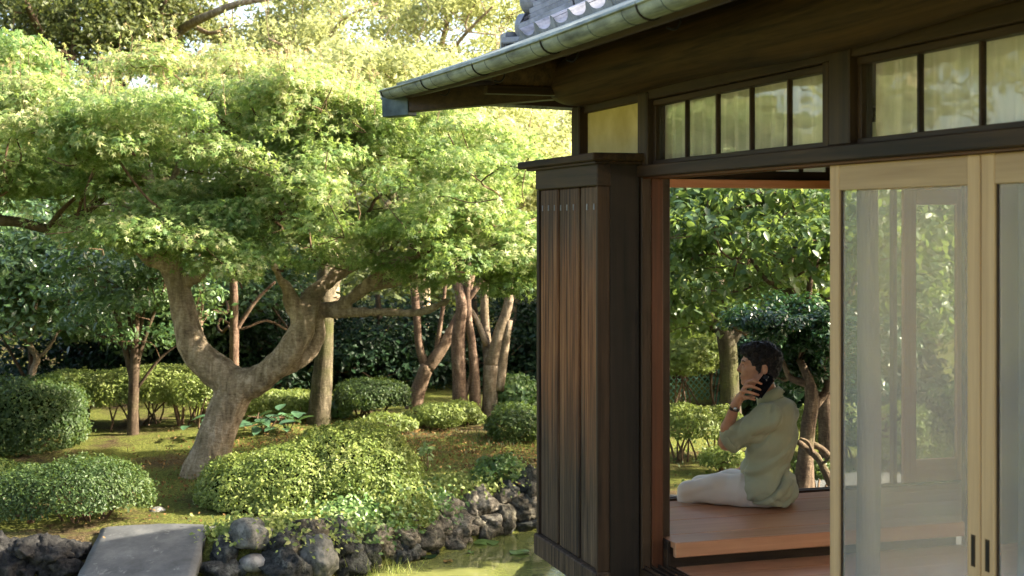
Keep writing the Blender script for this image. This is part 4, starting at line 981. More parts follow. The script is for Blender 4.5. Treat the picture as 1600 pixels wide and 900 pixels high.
for k, (lab, fx, D, tr, cr, mt_, npad, per) in enumerate(BG):
    tr = tr[:1]+[[(x, y, w, o-1.7*min(1, i_/1.5)) for i_, (x, y, w, o) in enumerate(t)] for t in tr[1:]]
    simple_tree(lab, (fx, 615), D, tr, [E(a, b, D, c, d_, e) for a, b, c, d_, e in cr], npad, int(per*.95), 'rhomb', .095 if D > 20 else .10, M[mt_], M['bark_dark'] if mt_ == 'L_olive' else M['bark'], 80+k, group='tall trees behind the garden', r=(.45, .8), rz_=.22, maxr=.04, rleaf=.0065, shell=.1, up=.4, step=.4, gap=(1.0, -.04) if mt_ == 'L_back' else (.9, .35))
# right-hand garden, seen through the house
q = lambda x, y, o=0: P(x, y, 12.0+o)
R = lambda x, y, w, o=0: (q(x, y, o), w/2*12/F)
pads = ell_pads([E(1130, 390, 12.2, 190, 100, 1.3), E(1270, 370, 12.0, 150, 110, 1.3), E(1400, 420, 12.4, 140, 130, 1.3), E(1060, 480, 13, 90, 60, .8), E(1180, 300, 12.6, 170, 60, 1.2)], 150, rng(5), (.28, .45), .15, -.8, .45)
tree('broadleaf_tree', 'large-leaved tree filling the top of the open doorway behind the man', on_ground(1290, 730),
     [[R(1296, 760, 34), R(1290, 640, 26), R(1272, 520, 20), R(1240, 462, 14), R(1226, 410, 11), R(1190, 388, 8), R(1150, 370, 6)], [R(1228, 440, 9), R(1240, 390, 8), R(1255, 370, 6)],
      [R(1262, 480, 12, .2), R(1268, 430, 9, .2), R(1288, 390, 7, .2), R(1300, 350, 5, .2)], [R(1240, 462, 9), R(1200, 440, 7), R(1170, 400, 5)], [R(1290, 560, 14, .1), R(1330, 460, 11, .2), R(1360, 360, 7, .2)],
      [R(1280, 540, 9, .1), R(1245, 470, 8, .2), R(1222, 420, 6, .3)]],
     pads, 135, 'oval', .085, M['L_big'], M['bark_dark'], 12, maxr=.018, up=.5, droop=.8, rleaf=.004, gap=(1.6, .22))
q14 = lambda x, y, o=0: P(x, y, 15+o)
R = lambda x, y, w, o=0: (q14(x, y, o), w/2*15/F)
pads = ell_pads([E(1090, 400, 15.4, 140, 110, 1.4), E(1180, 440, 15.8, 120, 80, 1.2)], 70, rng(6), (.3, .5), .16, -.8, .4)
tree('tree', 'thick dark trunk with low spreading boughs left of the man in the doorway', on_ground(1140, 668),
     [[R(1142, 690, 44), R(1140, 620, 31), R(1138, 560, 29), R(1132, 510, 29), R(1120, 440, 22), R(1110, 380, 15)], [R(1130, 500, 18), R(1100, 462, 12), R(1060, 450, 10), R(1035, 448, 8)], [R(1066, 478, 8, -.2), R(1090, 455, 8, -.2), R(1110, 470, 10, -.1)], [R(1140, 540, 16), R(1190, 450, 12), R(1230, 400, 8)]],
     pads, 150, 'rhomb', .10, M['L_big'], barkmat('dark_mossy_bark', (.018, .014, .010), (.05, .04, .028), (.10, .085, .06), .8), 13, maxr=.018, gap=(1.4, .15), group='trees standing behind the hedges')
# cloud-pruned glossy tree right of the man
R = lambda x, y, w, o=0: (P(x, y, 10.6+o), w/2*10.6/F)
pads = ell_pads([E(1205, 495, 10.6, 66, 36, .42), E(1265, 530, 10.7, 56, 58, .45), E(1300, 580, 10.9, 60, 60, .5), E(1345, 540, 11.1, 60, 45, .5), E(1225, 575, 11.0, 40, 26, .3)], 95, rng(7), (.12, .2), .075, -.6, .4)
tree('pruned_evergreen_tree', 'glossy dark cloud-pruned evergreen directly behind the head of the man', on_ground(1262, 758),
     [[R(1254, 775, 42), R(1258, 720, 28), R(1262, 670, 24), R(1268, 625, 22), R(1262, 590, 16), R(1248, 560, 10)], [R(1266, 640, 18), R(1288, 615, 14, .1), R(1296, 590, 10, .1), R(1310, 560, 8, .2)], [R(1262, 600, 14), R(1235, 590, 10), R(1225, 570, 8), R(1205, 530, 6)], [R(1260, 690, 12), R(1282, 700, 10), R(1296, 712, 9)]],
     pads, 300, 'rhomb', .045, M['L_gloss'], barkmat('brown_bark', (.03, .02, .014), (.085, .06, .04), (.20, .15, .10), .4), 14, maxr=.012, up=.8, shell=.3)
ac = Acc(); pts = [P(1246, 690, 10.2), P(1262, 702, 10.2), P(1278, 716, 10.15), P(1290, 738, 10.1), P(1300, 760, 10.1)]; ac.tube(catmull(pts, 6), np.linspace(.022, .03, 25)*(1+.2*vnoise(np.linspace(0, 9, 25)[:, None]*np.ones(3))), 8)
ac.tube(catmull([P(1270, 708, 10.17), P(1262, 690, 10.15), P(1250, 684, 10.1)], 5), np.linspace(.014, .006, 11), 6); ac.tube(catmull([P(1284, 725, 10.12), P(1296, 716, 10.1), P(1305, 700, 10.1)], 5), np.linspace(.014, .006, 11), 6)
me = ac.mesh('dead_branch'); c = P(1278, 716, 10.15); world_origin(me, c); link('dead_branch', me, M['bark_dark'], None, c, label='knobbly dead branch leaning against the pruned evergreen behind the man', cat='branch')
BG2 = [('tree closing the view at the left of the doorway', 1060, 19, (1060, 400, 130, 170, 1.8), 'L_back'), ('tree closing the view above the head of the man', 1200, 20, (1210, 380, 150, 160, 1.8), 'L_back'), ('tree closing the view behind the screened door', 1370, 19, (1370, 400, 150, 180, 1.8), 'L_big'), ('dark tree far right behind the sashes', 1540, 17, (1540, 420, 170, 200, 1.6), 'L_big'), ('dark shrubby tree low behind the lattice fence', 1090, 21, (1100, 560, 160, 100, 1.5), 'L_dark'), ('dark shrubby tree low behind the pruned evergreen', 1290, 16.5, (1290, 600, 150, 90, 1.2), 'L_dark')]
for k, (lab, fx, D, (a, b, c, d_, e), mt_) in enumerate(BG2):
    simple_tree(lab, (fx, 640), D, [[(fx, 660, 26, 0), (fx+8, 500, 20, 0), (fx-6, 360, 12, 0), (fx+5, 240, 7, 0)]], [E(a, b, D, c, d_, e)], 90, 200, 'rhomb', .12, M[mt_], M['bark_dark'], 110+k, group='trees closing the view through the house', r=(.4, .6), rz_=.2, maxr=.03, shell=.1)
LT = [(-5.5, 10.5, 1.6, 3.6), (-7.5, 7, 2.0, 3.2), (-4.2, 14.5, 1.5, 4.2), (-9, 13, 2.2, 4.0), (-6.5, 3, 1.8, 3.2), (-10, -1, 2.2, 3.5)]
for k, (x, y, r_, zc) in enumerate(LT):
    z0 = tz(x, y) if y > 9 else 0.; pads = ell_pads([(Vector((x, y, zc)), r_, r_, 1.5), (Vector((x+.6, y+.4, zc-1.6)), r_*.9, r_*.9, 1.0)], 60, rng(300+k), (.4, .7), .2, -.8, .4)
    tree('tree', 'leafy tree on the left bank, number of limbs mirrored in the window panes' if 0 else ['tree nearest the left edge mirrored in the window panes', 'broad tree on the left bank mirrored in the doors', 'tree beyond the left edge behind the neighbouring maple', 'tall tree far left of the pond', 'tree on the near left bank', 'tree left behind the viewpoint'][k], (x, y, z0), [[(Vector((x, y, -.4)), .16), (Vector((x+.1, y, 1.5)), .12), (Vector((x, y+.1, zc+.4)), .06)]], pads, 110, 'rhomb', .14, M['L_back'], M['bark'], 300+k, maxr=.04, shell=.2)
# far wood: one mass of foliage and stems behind all
rg = rng(77); n = 150; ang_ = rg.uniform(-.50, .62, n); dd_ = rg.uniform(29, 42, n); zt = rg.uniform(-.2, 3.2, n)
pd = np.stack([dd_*np.sin(ang_+YAW*1), dd_*np.cos(ang_+YAW*1), zt, rg.uniform(1.2, 2.2, n), rg.uniform(1.2, 2.2, n), rg.uniform(.9, 1.6, n)], -1)
p, nn, cl, i = pad_points(pd, 330, rg, .4, .2); leafmesh('distant_wood', [leaves(p, nn,   .34, 'tri', rg, np.clip(.3*rg.random(len(p))+.6*cl, 0, 1))], (0, 0, 0), M['L_olive'], kind='stuff')
DBG = False
# ------------------------------------------------------------------ bushes, hedges, ground plants
def bush(name, label, ells, n, size, lmat, seed, cat='shrub', group=None, stems=10, kind='rhomb', zmin=-.45, jit=.06, spread=.5, core=True, rough=.10, smat='twig', open_=0.0, per_stem=8, sq=2.0):
    """clipped shrub: leaf shell over one or more ellipsoids (centre, rx, ry, rz), twiggy stems below"""
    rg = rng(seed); c0 = np.mean([np.array(e[0]) for e in ells], 0); gz = tz(c0[0], c0[1]); O = np.array([c0[0], c0[1], gz])
    o = empty(name, O, label=label, cat=cat, group=group)
    ar = np.array([e[1]*e[2]+e[1]*e[3]+e[2]*e[3] for e in ells]); ar = ar/ar.sum(); k = rg.choice(len(ells), n, p=ar)
    C = np.array([list(e[0]) for e in ells])[k]; Rr = np.array([e[1:4] for e in ells])[k]
    u = rg.normal(size=(n, 3)); u /= np.linalg.norm(u, axis=1)[:, None]
    if sq > 2: u = u/(np.sum(np.abs(u)**sq, axis=1)**(1/sq))[:, None]
    bump_ = 1+rough*fbm((C+u*Rr)*2.6, seed, 3)+.07*vnoise((C+u*Rr)*9, seed+2)+.05*vnoise((C+u*Rr)*20, seed+3)
    dep = 1-np.abs(rg.normal(size=n))*jit+(rg.random(n) < .10)*rg.random(n)*.10; p = C+u*Rr*(bump_*dep)[:, None]
    keep = (u[:, 2] > zmin+.15*vnoise(p*4, seed)) & (p[:, 2] > terr(p[:, 0], p[:, 1])+.02)
    for j, e in enumerate(ells):
        q = np.linalg.norm((p-np.array(e[0]))/np.array(e[1:4]), axis=1); keep &= (q > .84) | (k == j) | (sq > 2)
    if open_: keep &= vnoise(p*5.5, seed+9) > -1+open_*2
    p = p[keep]; u = u[keep]
    if DBG: g0 = on_ground(800+(c0[0]*CY-c0[1]*SY)/(c0[0]*SY+c0[1]*CY)*F, HOR+(EYE-min(e[0][2]-e[3] for e in ells))*F/(c0[0]*SY+c0[1]*CY)); print('BUSH', label[:40], 'd %.2f ground-d %.2f z %.2f gz %.2f n %d' % (c0[0]*SY+c0[1]*CY, g0.x*SY+g0.y*CY, min(e[0][2]-e[3] for e in ells), gz, len(p)))
    nor = u+np.array([0, 0, .35])+rg.normal(size=p.shape)*.65
    cl = .5+.5*fbm(p*5, seed+4, 2); v = np.clip(.5*rg.random(len(p))+.6*cl-.08, 0, 1)
    leafmesh('foliage', [leaves(p, nor, size, kind, rg, v)], O, lmat, o, kind='stuff')
    ac = Acc(); tg = []
    for j, e in enumerate(ells):
        m_ = max(3, int(stems*per_stem*ar[j]))
        w = rg.normal(size=(m_, 3)); w /= np.linalg.norm(w, axis=1)[:, None]; w[:, 2] = np.abs(w[:, 2])*.9-.15
        tg += list(np.array(e[0])+w*np.array(e[1:4])*rg.uniform(.7, .93, m_)[:, None])
    roots = []
    for s in range(stems):
        e = ells[rg.choice(len(ells), p=ar)]; a = rg.uniform(0, 6.28); x = e[0][0]+math.cos(a)*e[1]*spread*rg.random(); y = e[0][1]+math.sin(a)*e[2]*spread*rg.random()
        roots.append((x, y, tz(x, y)-.03))
        h_ = e[0][2]-roots[-1][2]; lean = rg.normal(size=2)*.16*min(1, h_/.3)
        if h_ > .1: sp_ = catmull([roots[-1], (x+lean[0]*.35+rg.normal()*.02, y+lean[1]*.35, roots[-1][2]+h_*.45), (x+lean[0], y+lean[1], roots[-1][2]+h_*1.05)], 4); ac.tube(sp_, np.linspace(.012, .006, len(sp_)), 5)
    tg = np.array(tg); tg = tg[tg[:, 2] > gz+.06]
    nodes, par, rad = grow(roots, tg, rg, sag=-.04, r_leaf=.0032, step=.12, jit=.02); branches(ac, nodes, par, rad, len(roots), .022, 5)
    if ac.n: me = ac.mesh('stems'); world_origin(me, O); link('stems', me, M[smat], o, kind='stuff')
    if core:  # dark hull stands in for the shade inside the foliage
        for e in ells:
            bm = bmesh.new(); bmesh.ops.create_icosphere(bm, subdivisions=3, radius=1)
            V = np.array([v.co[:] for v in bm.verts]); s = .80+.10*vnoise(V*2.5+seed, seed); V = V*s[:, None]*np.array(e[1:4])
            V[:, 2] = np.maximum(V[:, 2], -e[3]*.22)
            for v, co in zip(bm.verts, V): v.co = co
            me = bpy.data.meshes.new('dark_core'); bm.to_mesh(me); bm.free(); link('dark_core', me, M['core'], o, Vector(e[0])-Vector(O), kind='stuff')
    return o
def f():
    m = MT('dark_core'); n = m.noise(m.geo(), 60, 3, .8); m.pbr(m.ramp(n, [(.4, (.006, .010, .003)), (.6, (.03, .04, .012))]), .95, .0, m.bump(n, 1, .03)); return m.m
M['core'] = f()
# near azaleas
bush('azalea_bush', 'big sunlit rounded azalea mound spilling toward the pond', [E(388, 774, 10.95, 84, 64, .5), E(460, 764, 11.05, 118, 76, .62), E(555, 746, 11.2, 100, 86, .66), E(600, 776, 11.05, 58, 64, .5), E(640, 800, 10.95, 42, 38, .32), E(480, 812, 10.8, 70, 30, .3)], 105000, .030, M['L_azalea'], 1, stems=14, zmin=-.85, rough=.17, jit=.07)
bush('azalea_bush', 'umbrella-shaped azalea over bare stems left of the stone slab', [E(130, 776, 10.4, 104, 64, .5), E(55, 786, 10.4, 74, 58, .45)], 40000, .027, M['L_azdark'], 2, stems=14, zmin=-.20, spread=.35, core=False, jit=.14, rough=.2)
bush('azalea_bush', 'pale-tipped low azalea cut by the left edge of the frame', [E(-10, 765, 10.9, 60, 48, .4)], 16000, .027, M['L_azalea'], 3, stems=6, zmin=-.3)
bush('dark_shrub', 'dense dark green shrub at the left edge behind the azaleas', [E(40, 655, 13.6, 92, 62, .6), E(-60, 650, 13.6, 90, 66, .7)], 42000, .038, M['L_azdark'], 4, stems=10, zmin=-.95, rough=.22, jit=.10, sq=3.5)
bush('hedge', 'light green clipped hedge on bare stems left of the maple trunk', [E(120, 618, 14.7, 56, 38, .4), E(190, 612, 14.8, 62, 36, .4), E(255, 610, 14.8, 56, 38, .4), E(305, 616, 14.7, 38, 36, .4)], 34000, .038, M['L_hedge'], 5, stems=34, zmin=-.35, spread=.95, core=False, per_stem=5, rough=.2, jit=.13, sq=4, cat='hedge')
bush('hedge', 'light clipped hedge between the maple trunk and the mossy trunk', [E(410, 634, 15.0, 50, 24, .4), E(455, 634, 15.0, 36, 22, .4)], 18000, .038, M['L_hedge'], 6, stems=16, rough=.22, jit=.15, zmin=-.4, sq=4, spread=.9, core=False, cat='hedge')
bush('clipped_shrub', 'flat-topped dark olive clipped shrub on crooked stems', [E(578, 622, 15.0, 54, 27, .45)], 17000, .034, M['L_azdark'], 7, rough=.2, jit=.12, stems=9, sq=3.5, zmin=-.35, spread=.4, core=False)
LOW = [((676, 646, 17.0, 44, 20, .4), 'low sunlit shrub left of the pair of trunks', 'L_hedge', .04, 7000), ((722, 645, 17.0, 30, 20, .3), 'small rounded sunlit shrub at the foot of the paired trunks', 'L_hedge', .04, 5000), ((600, 660, 15.6, 40, 16, .3), 'sparse leafy shrub below the flat-topped clipped shrub', 'L_hedge', .04, 2600),
       ((808, 620, 16.2, 32, 30, .35), 'broad pale-leaved shrub right of the sunlit trunk', 'L_ivy', .075, 2600), ((806, 662, 14.2, 44, 28, .35), 'spreading green shrub beside the shutter box', 'L_azdark', .04, 7000), ((780, 732, 12.9, 38, 26, .25), 'small airy shrub with pale leaves on the rocky bank', 'L_ivy', .045, 2600),
       ((610, 700, 13.6, 14, 10, .08), 'tiny green tuft on the moss behind the azalea mound', 'L_azalea', .03, 500), ((530, 640, 15.2, 22, 14, .2), 'ivy clump at the foot of the mossy trunk', 'L_ivy', .05, 1500)]
for k, (e, lab, mt_, sz, n) in enumerate(LOW):
    gp = on_ground(e[0], e[1]+e[4]*.9); e = (e[0], e[1], gp.x*SY+gp.y*CY, e[3], e[4], e[5])
    r3 = random.Random(k+3); es = [E(*e)]+([E(e[0]+sg*e[3]*r3.uniform(.45, .8), e[1]+e[4]*r3.uniform(.1, .35), e[2]+r3.uniform(-.15, .15), e[3]*r3.uniform(.45, .65), e[4]*r3.uniform(.5, .8), e[5]*.7) for sg in (-1, 1)] if e[3] > 25 else [])
    bush('low_shrub', lab, es, int(n*1.3), sz, M[mt_], 20+k, stems=5, zmin=-.8, spread=.5, core=False, group='low shrubs in the middle of the garden', rough=.55, jit=.3)
# right garden shrubs
bush('hedge', 'sunlit hedge at the left of the doorway beyond the lattice fence', [E(1060, 560, 15.6, 62, 36, .5), E(1105, 552, 15.7, 40, 30, .4)], 11000, .055, M['L_hedge'], 40, stems=10, zmin=-.5, cat='hedge', core=False)
bush('low_shrub', 'sunlit low shrub on thin stems left of the elbow of the man', [E(1070, 665, 12.8, 52, 34, .4), E(1125, 668, 13.0, 36, 34, .35)], 12000, .036, M['L_azalea'], 41, stems=10, zmin=-.3, core=False)
bush('low_shrub', 'sparse shrub just behind the knees of the man', [E(1130, 718, 12.2, 36, 20, .25)], 2500, .035, M['L_azalea'], 42, stems=5, zmin=-.5, core=False, rough=.3, jit=.2)
bush('low_shrub', 'green shrub behind the pruned evergreen seen through the screen', [E(1310, 660, 13, 60, 40, .5), E(1420, 680, 12.6, 70, 50, .5)], 12000, .045, M['L_azalea'], 43, stems=8, zmin=-.7)
bush('low_shrub', 'dark shrub far right behind the sliding sash', [E(1520, 660, 12.6, 90, 60, .5)], 8000, .06, M['L_azdark'], 44, stems=8, zmin=-.7)
bush('low_shrub', 'grassy green shrub at the foot of the pruned evergreen', [E(1275, 735, 11.3, 34, 18, .2)], 1800, .04, M['L_azdark'], 45, stems=4, zmin=-.5, core=False, jit=.2)
# ivy and fern cover spilling down the bank
rg = rng(90)
def cover(name, label, pts, n, size, lmat, kind='oval', rad=.16, h=.12, seed=1, cat='ivy', group=None, droop=.6):
    rg = rng(seed); pts = np.array(pts); k = rg.integers(0, len(pts)-1, n); t = rg.random(n)[:, None]
    p = pts[k]*(1-t)+pts[k+1]*t; p = p+rg.normal(size=(n, 3))*np.array([rad, rad, h*.5]); z = terr(p[:, 0], p[:, 1])
    p[:, 2] = np.maximum(p[:, 2], z+.02)+np.abs(rg.normal(size=n))*h*.3*(1+vnoise(p*5, seed))
    nor = np.array([0, -.6, .8])+rg.normal(size=(n, 3))*.5; v = np.clip(.5*rg.random(n)+.5*(.5+.5*vnoise(p*6, seed+3)), 0, 1)
    c = p.mean(0); leafmesh(name, [leaves(p, nor, size, kind, rg, v, droop)], c, lmat, None, c, label=label, cat=cat, kind='stuff')
def bank(px, py, d): return np.array(P(px, py, d))
og = lambda x, y: np.array(on_ground(x, y))
cover('bank_ivy', 'pale sunlit ivy spilling over the rocks below the azalea mound', [og(520, 838), og(570, 826), og(620, 812), og(690, 796)], 3400, .040, M['L_ivy'], rad=.10, h=.16, seed=4)
cover('bank_ivy', 'dark green ivy among the rocks at the foot of the azalea mound', [og(350, 838), og(420, 836), og(480, 846), og(540, 842)], 2200, .040, M['L_azalea'], rad=.10, h=.10, seed=5)
cover('bank_ivy', 'small mixed leaves creeping on the bank top behind the sunlit ivy', [og(640, 775), og(700, 765), og(760, 757), og(830, 752)], 2600, .036, M['L_azalea'], rad=.14, h=.10, seed=8)
cover('ground_leaves', 'scattered leaf litter over the moss', [on_ground(240, 790), on_ground(400, 700), on_ground(600, 690), on_ground(760, 700), on_ground(820, 720)], 3800, .026, M['L_litter'] if 'L_litter' in M else M['L_azdark'], rad=.6, h=.0, seed=6, cat='leaf litter')
cover('ground_leaves', 'scattered leaf litter in the far garden', [on_ground(1040, 730), on_ground(1200, 720), on_ground(1400, 720)], 900, .035, M['L_azdark'], rad=.7, h=.0, seed=7, cat='leaf litter')
# ferns with arching fronds
def fern(label, c, n, L, seed, mat='L_azalea', group=None):
    rg = rng(seed); Vs = []; vv = []
    ac_p = []; ac_n = []; 
    parts = []; V = []; Fc = []; nV = 0
    for i in range(n):
        a = rg.uniform(0, 6.28); Lf = L*rg.uniform(.7, 1.1); m_ = 12
        t = np.linspace(0, 1, m_); hx = Lf*(t*.85); hz = Lf*(.75*t-.75*t**2.2)
        base = np.array([math.cos(a), math.sin(a), 0]); side = np.array([-math.sin(a), math.cos(a), 0])
        pt = hx[:, None]*base+np.array([0, 0, 1])*hz[:, None]
        for j in range(1, m_-1):
            w = Lf*.22*math.sin(math.pi*min(1, t[j]*.9+.12)); d_ = pt[j+1]-pt[j]
            for s in (-1, 1):
                V += [pt[j], pt[j]+d_*.75, pt[j]+side*s*w+d_*.7-np.array([0, 0, w*.25])]; Fc.append((nV, nV+1, nV+2) if s > 0 else (nV+1, nV, nV+2)); nV += 3; vv.append(rg.random()*.5+.3)
    me = mesh_np('fern', V, [Fc], False, vv); link('fern', me, M[mat], None, c, label=label, cat='fern', group=group)
fern('bright fern hanging over the rocks in the middle of the bank', bank(692, 786, 11.35), 18, .26, 1)
fern('fern below the sunlit ivy near the water', bank(625, 812, 10.95), 14, .22, 2)
fern('small fern on the bank under the airy shrub', bank(752, 765, 12.0), 14, .2, 3)
fern('strap-leaved tuft behind the crest of the azalea mound', on_ground(578, 672), 16, .3, 4)
# large soft leaves behind the hedge (each one its own)
def bigleaf_mesh(L, Wd):
    n = 7; V = []; 
    for i in range(n):
        t = i/(n-1); w = Wd*math.sin(math.pi*t**.75)**.8*.5; z = -.18*L*t*t
        V += [(-w, t*L, z+w*.25), (0, t*L, z), (w, t*L, z+w*.25)]
    Fq = []
    for i in range(n-1):
        for j in (0, 1): Fq.append([3*i+j, 3*i+j+1, 3*i+j+4, 3*i+j+3])
    return mesh_np('leaf', V, [Fq], True, np.full(len(Fq), .6))
BL = bigleaf_mesh(.17, .11); BL.materials.append(M['L_hosta'] if 'L_hosta' in M else M['L_camellia'])
for k, (px, py, lab) in enumerate(((415, 655, 'large blue-green leafy plant behind the maple trunk'), (345, 660, 'large-leaved plant left of the maple trunk before the hedge'), (785, 625, 'large-leaved plant beside the stout trunk'), (450, 655, 'large-leaved plant at the foot of the mossy trunk'))):
    rg = rng(200+k); c = on_ground(px, py+22); pl = empty('leafy_plant', c, label=lab, cat='plant', group='large-leaved plants at the back')
    for j in range(13):
        h = rg.uniform(.05, .2); o = link('leaf', BL, None, pl, (rg.normal()*.12, rg.normal()*.12, h), (rg.uniform(-.3, .5), rg.uniform(-.3, .3), rg.uniform(0, 6.28)))
    ac = Acc(); [ac.tube(np.array([(0, 0, -.02), (rg.normal()*.06, rg.normal()*.06, .15), (rg.normal()*.08, rg.normal()*.08, .18)]), [.006, .006, .004], 5) for _ in range(6)]
    link('stems', ac.mesh('stems'), M['twig'], pl, kind='stuff')
# seedling with pale leaves on the bare soil
c = on_ground(668, 738); sd = empty('seedling', c, label='tiny pale-leaved seedling alone on the bare soil', cat='seedling'); ac = Acc()
ac.tube(np.array([(0, 0, -.02), (.005, 0, .09), (0, .01, .18)]), [.006, .005, .003], 5); ac.tube(np.array([(0, 0, .05), (-.03, 0, .12), (-.04, 0, .17)]), [.004, .003, .002], 5)
link('stem', ac.mesh('stem'), M['twig'], sd); rg = rng(6); p = rg.normal(size=(34, 3))*np.array([.035, .035, .03])+np.array([-.01, 0, .19]); leafmesh('foliage', [leaves(p, np.array([0, -.5, .8])+rg.normal(size=p.shape)*.4, .055, 'oval', rg, rg.uniform(.5, 1, 34))], (0, 0, 0), M['L_ivy'], sd, kind='stuff')
# grass
def grass(name, label, pts, n, L, seed, mat, wid=.006, kind='stuff', spread=.2):
    rg = rng(seed); pts = np.array(pts); k = rg.integers(0, len(pts)-1, n) if len(pts) > 1 else np.zeros(n, int); t = rg.random(n)[:, None]
    b = (pts[k]*(1-t)+pts[k+1]*t) if len(pts) > 1 else np.repeat(pts, n, 0); b = b+rg.normal(size=(n, 3))*np.array([spread, spread, .01])
    a = rg.uniform(0, 6.28, n); Ls = L*rg.uniform(.5, 1.2, n); le = rg.uniform(.05, .6, n)*Ls; dx = np.stack([np.cos(a), np.sin(a), a*0], -1); sx = np.stack([-np.sin(a), np.cos(a), a*0], -1)*wid
    m1 = b+dx*(le*.3)[:, None]+np.array([0, 0, 1])*(Ls*.55)[:, None]; m2 = b+dx*le[:, None]+np.array([0, 0, 1])*(Ls*.9)[:, None]
    V = np.stack([b-sx, b+sx, m1-sx*.7, m1+sx*.7, m2], 1).reshape(-1, 3); i = np.arange(n)[:, None]*5
    me = mesh_np(name, V-b.mean(0), [np.concatenate([i+np.array([0, 1, 3]), i+np.array([0, 3, 2]), i+np.array([2, 3, 4])])], False, np.tile(rg.random(n), 3)); c = b.mean(0)
    link(name, me, M[mat], None, c, label=label, cat='grass', kind=kind)
grass('grass', 'long pond grass along the near rocks', [P(400, 925, 10.0), P(450, 920, 10.05), P(520, 918, 10.1), P(600, 925, 10.2), P(650, 930, 10.3)], 420, .26, 1, 'L_azalea', .004, spread=.06)
grass('grass', 'yellow-green grass blades right of the stone slab', [P(330, 905, 10.0), P(345, 890, 10.1), P(400, 905, 10.0)], 60, .22, 2, 'L_ivy', .005, spread=.05)
grass('grass', 'short grass tufts in the mossy ground', [on_ground(260, 780), on_ground(480, 690), on_ground(700, 680), on_ground(800, 700)], 2500, .05, 3, 'L_azdark', .003, spread=.5)

# ------------------------------------------------------------------ rocks and slab
def rock_mesh(seed, size, sub=3, cuts=7, rough=.16, pit=.0):
    rg = rng(seed); bm = bmesh.new(); bmesh.ops.create_icosphere(bm, subdivisions=sub, radius=1); V = np.array([v.co[:] for v in bm.verts])
    for _ in range(cuts):
        nrm = rg.normal(size=3); nrm /= np.linalg.norm(nrm); d = rg.uniform(.55, .85); s = V@nrm; V = V-np.clip(s-d, 0, None)[:, None]*nrm*.85
    V = V*(1+rough*fbm(V*1.6+seed, seed, 4)-pit*np.abs(vnoise(V*4+seed, seed+1))-(.10 if rough > .1 else 0)*(1-np.abs(vnoise(V*3.1+seed, seed+6)))**3-(.06 if pit else 0)*vnoise(V*9, seed+2))[:, None]*np.array(size)
    for v, c in zip(bm.verts, V): v.co = c
    me = bpy.data.meshes.new('rock'); bm.to_mesh(me); bm.free(); me.polygons.foreach_set('use_smooth', np.ones(len(me.polygons), bool)); return me
def rock(label, c, size, mat, seed, name='rock', rot=0, group=None, **k):
    me = rock_mesh(seed, size, **k); return link(name, me, M[mat], None, c, (0, 0, rot), label=label, cat='rock', group=group)
s = 10.3/F
rock('angular grey boulder with a dark hollow beside the slab', on_ground(393, 856)+Vector((0, 0, .09)), (.165, .15, .15), 'grey', 3, sub=4, cuts=9, rough=.22)
rock('smooth pale oval stone below the angular boulder', on_ground(397, 884)+Vector((0, 0, .02)), (.105, .09, .062), 'pebble', 5, sub=4, cuts=0, rough=.05)
rock('large bluish grey rock at the bottom of the pond bank', on_ground(490, 893)+Vector((0, 0, .08)), (.18, .16, .21), 'grey', 8, sub=4, cuts=9, rough=.2, pit=.1)
rock('dark jagged rock right of the bluish grey rock', on_ground(545, 893)+Vector((0, 0, .05)), (.16, .13, .12), 'darkrock', 9, sub=4, cuts=8, rough=.3)
rock('dark lumpy rock between the boulder and the bluish rock', on_ground(438, 868)+Vector((0, 0, .05)), (.13, .12, .14), 'darkrock', 10, sub=4, cuts=8, rough=.3)
rock('dark jagged rock hugging the slab corner', on_ground(350, 872)+Vector((0, 0, .05)), (.12, .11, .13), 'darkrock', 11, sub=4, cuts=8, rough=.35)
rock('dark rock at the bottom edge right of the slab', on_ground(352, 902)+Vector((0, 0, .03)), (.2, .12, .10), 'darkrock', 12, sub=4, cuts=8, rough=.35)
rock('flat pale stone lying at the waterline', P(764, 812, 11.9), (.17, .13, .055), 'pebble', 14, sub=4, cuts=4, rough=.2)
rock('rounded tan stone beside the shaded azalea', P(246, 802, 10.75), (.07, .07, .05), 'pebble', 15, sub=3, cuts=0, rough=.06)
rock('small round stone under the umbrella azalea', P(205, 806, 10.9), (.05, .05, .04), 'pebble', 16, sub=3, cuts=0, rough=.06)
rock('brown boulder in shade at the foot of the umbrella azalea', P(118, 858, 10.1), (.14, .12, .12), 'lava', 17, sub=4, cuts=6)
rock('greenish flat stone among the dark rocks at the lower left', P(75, 842, 10.3), (.09, .08, .06), 'grey', 18, sub=3, cuts=6)
where = [(600, 'below the ivy'), (660, 'under the sunlit ivy'), (700, 'below the bright fern'), (745, 'beside the flat pale stone'), (790, 'under the airy shrub'), (840, 'next to the shutter box')]
rr = random.Random(9); n = 0
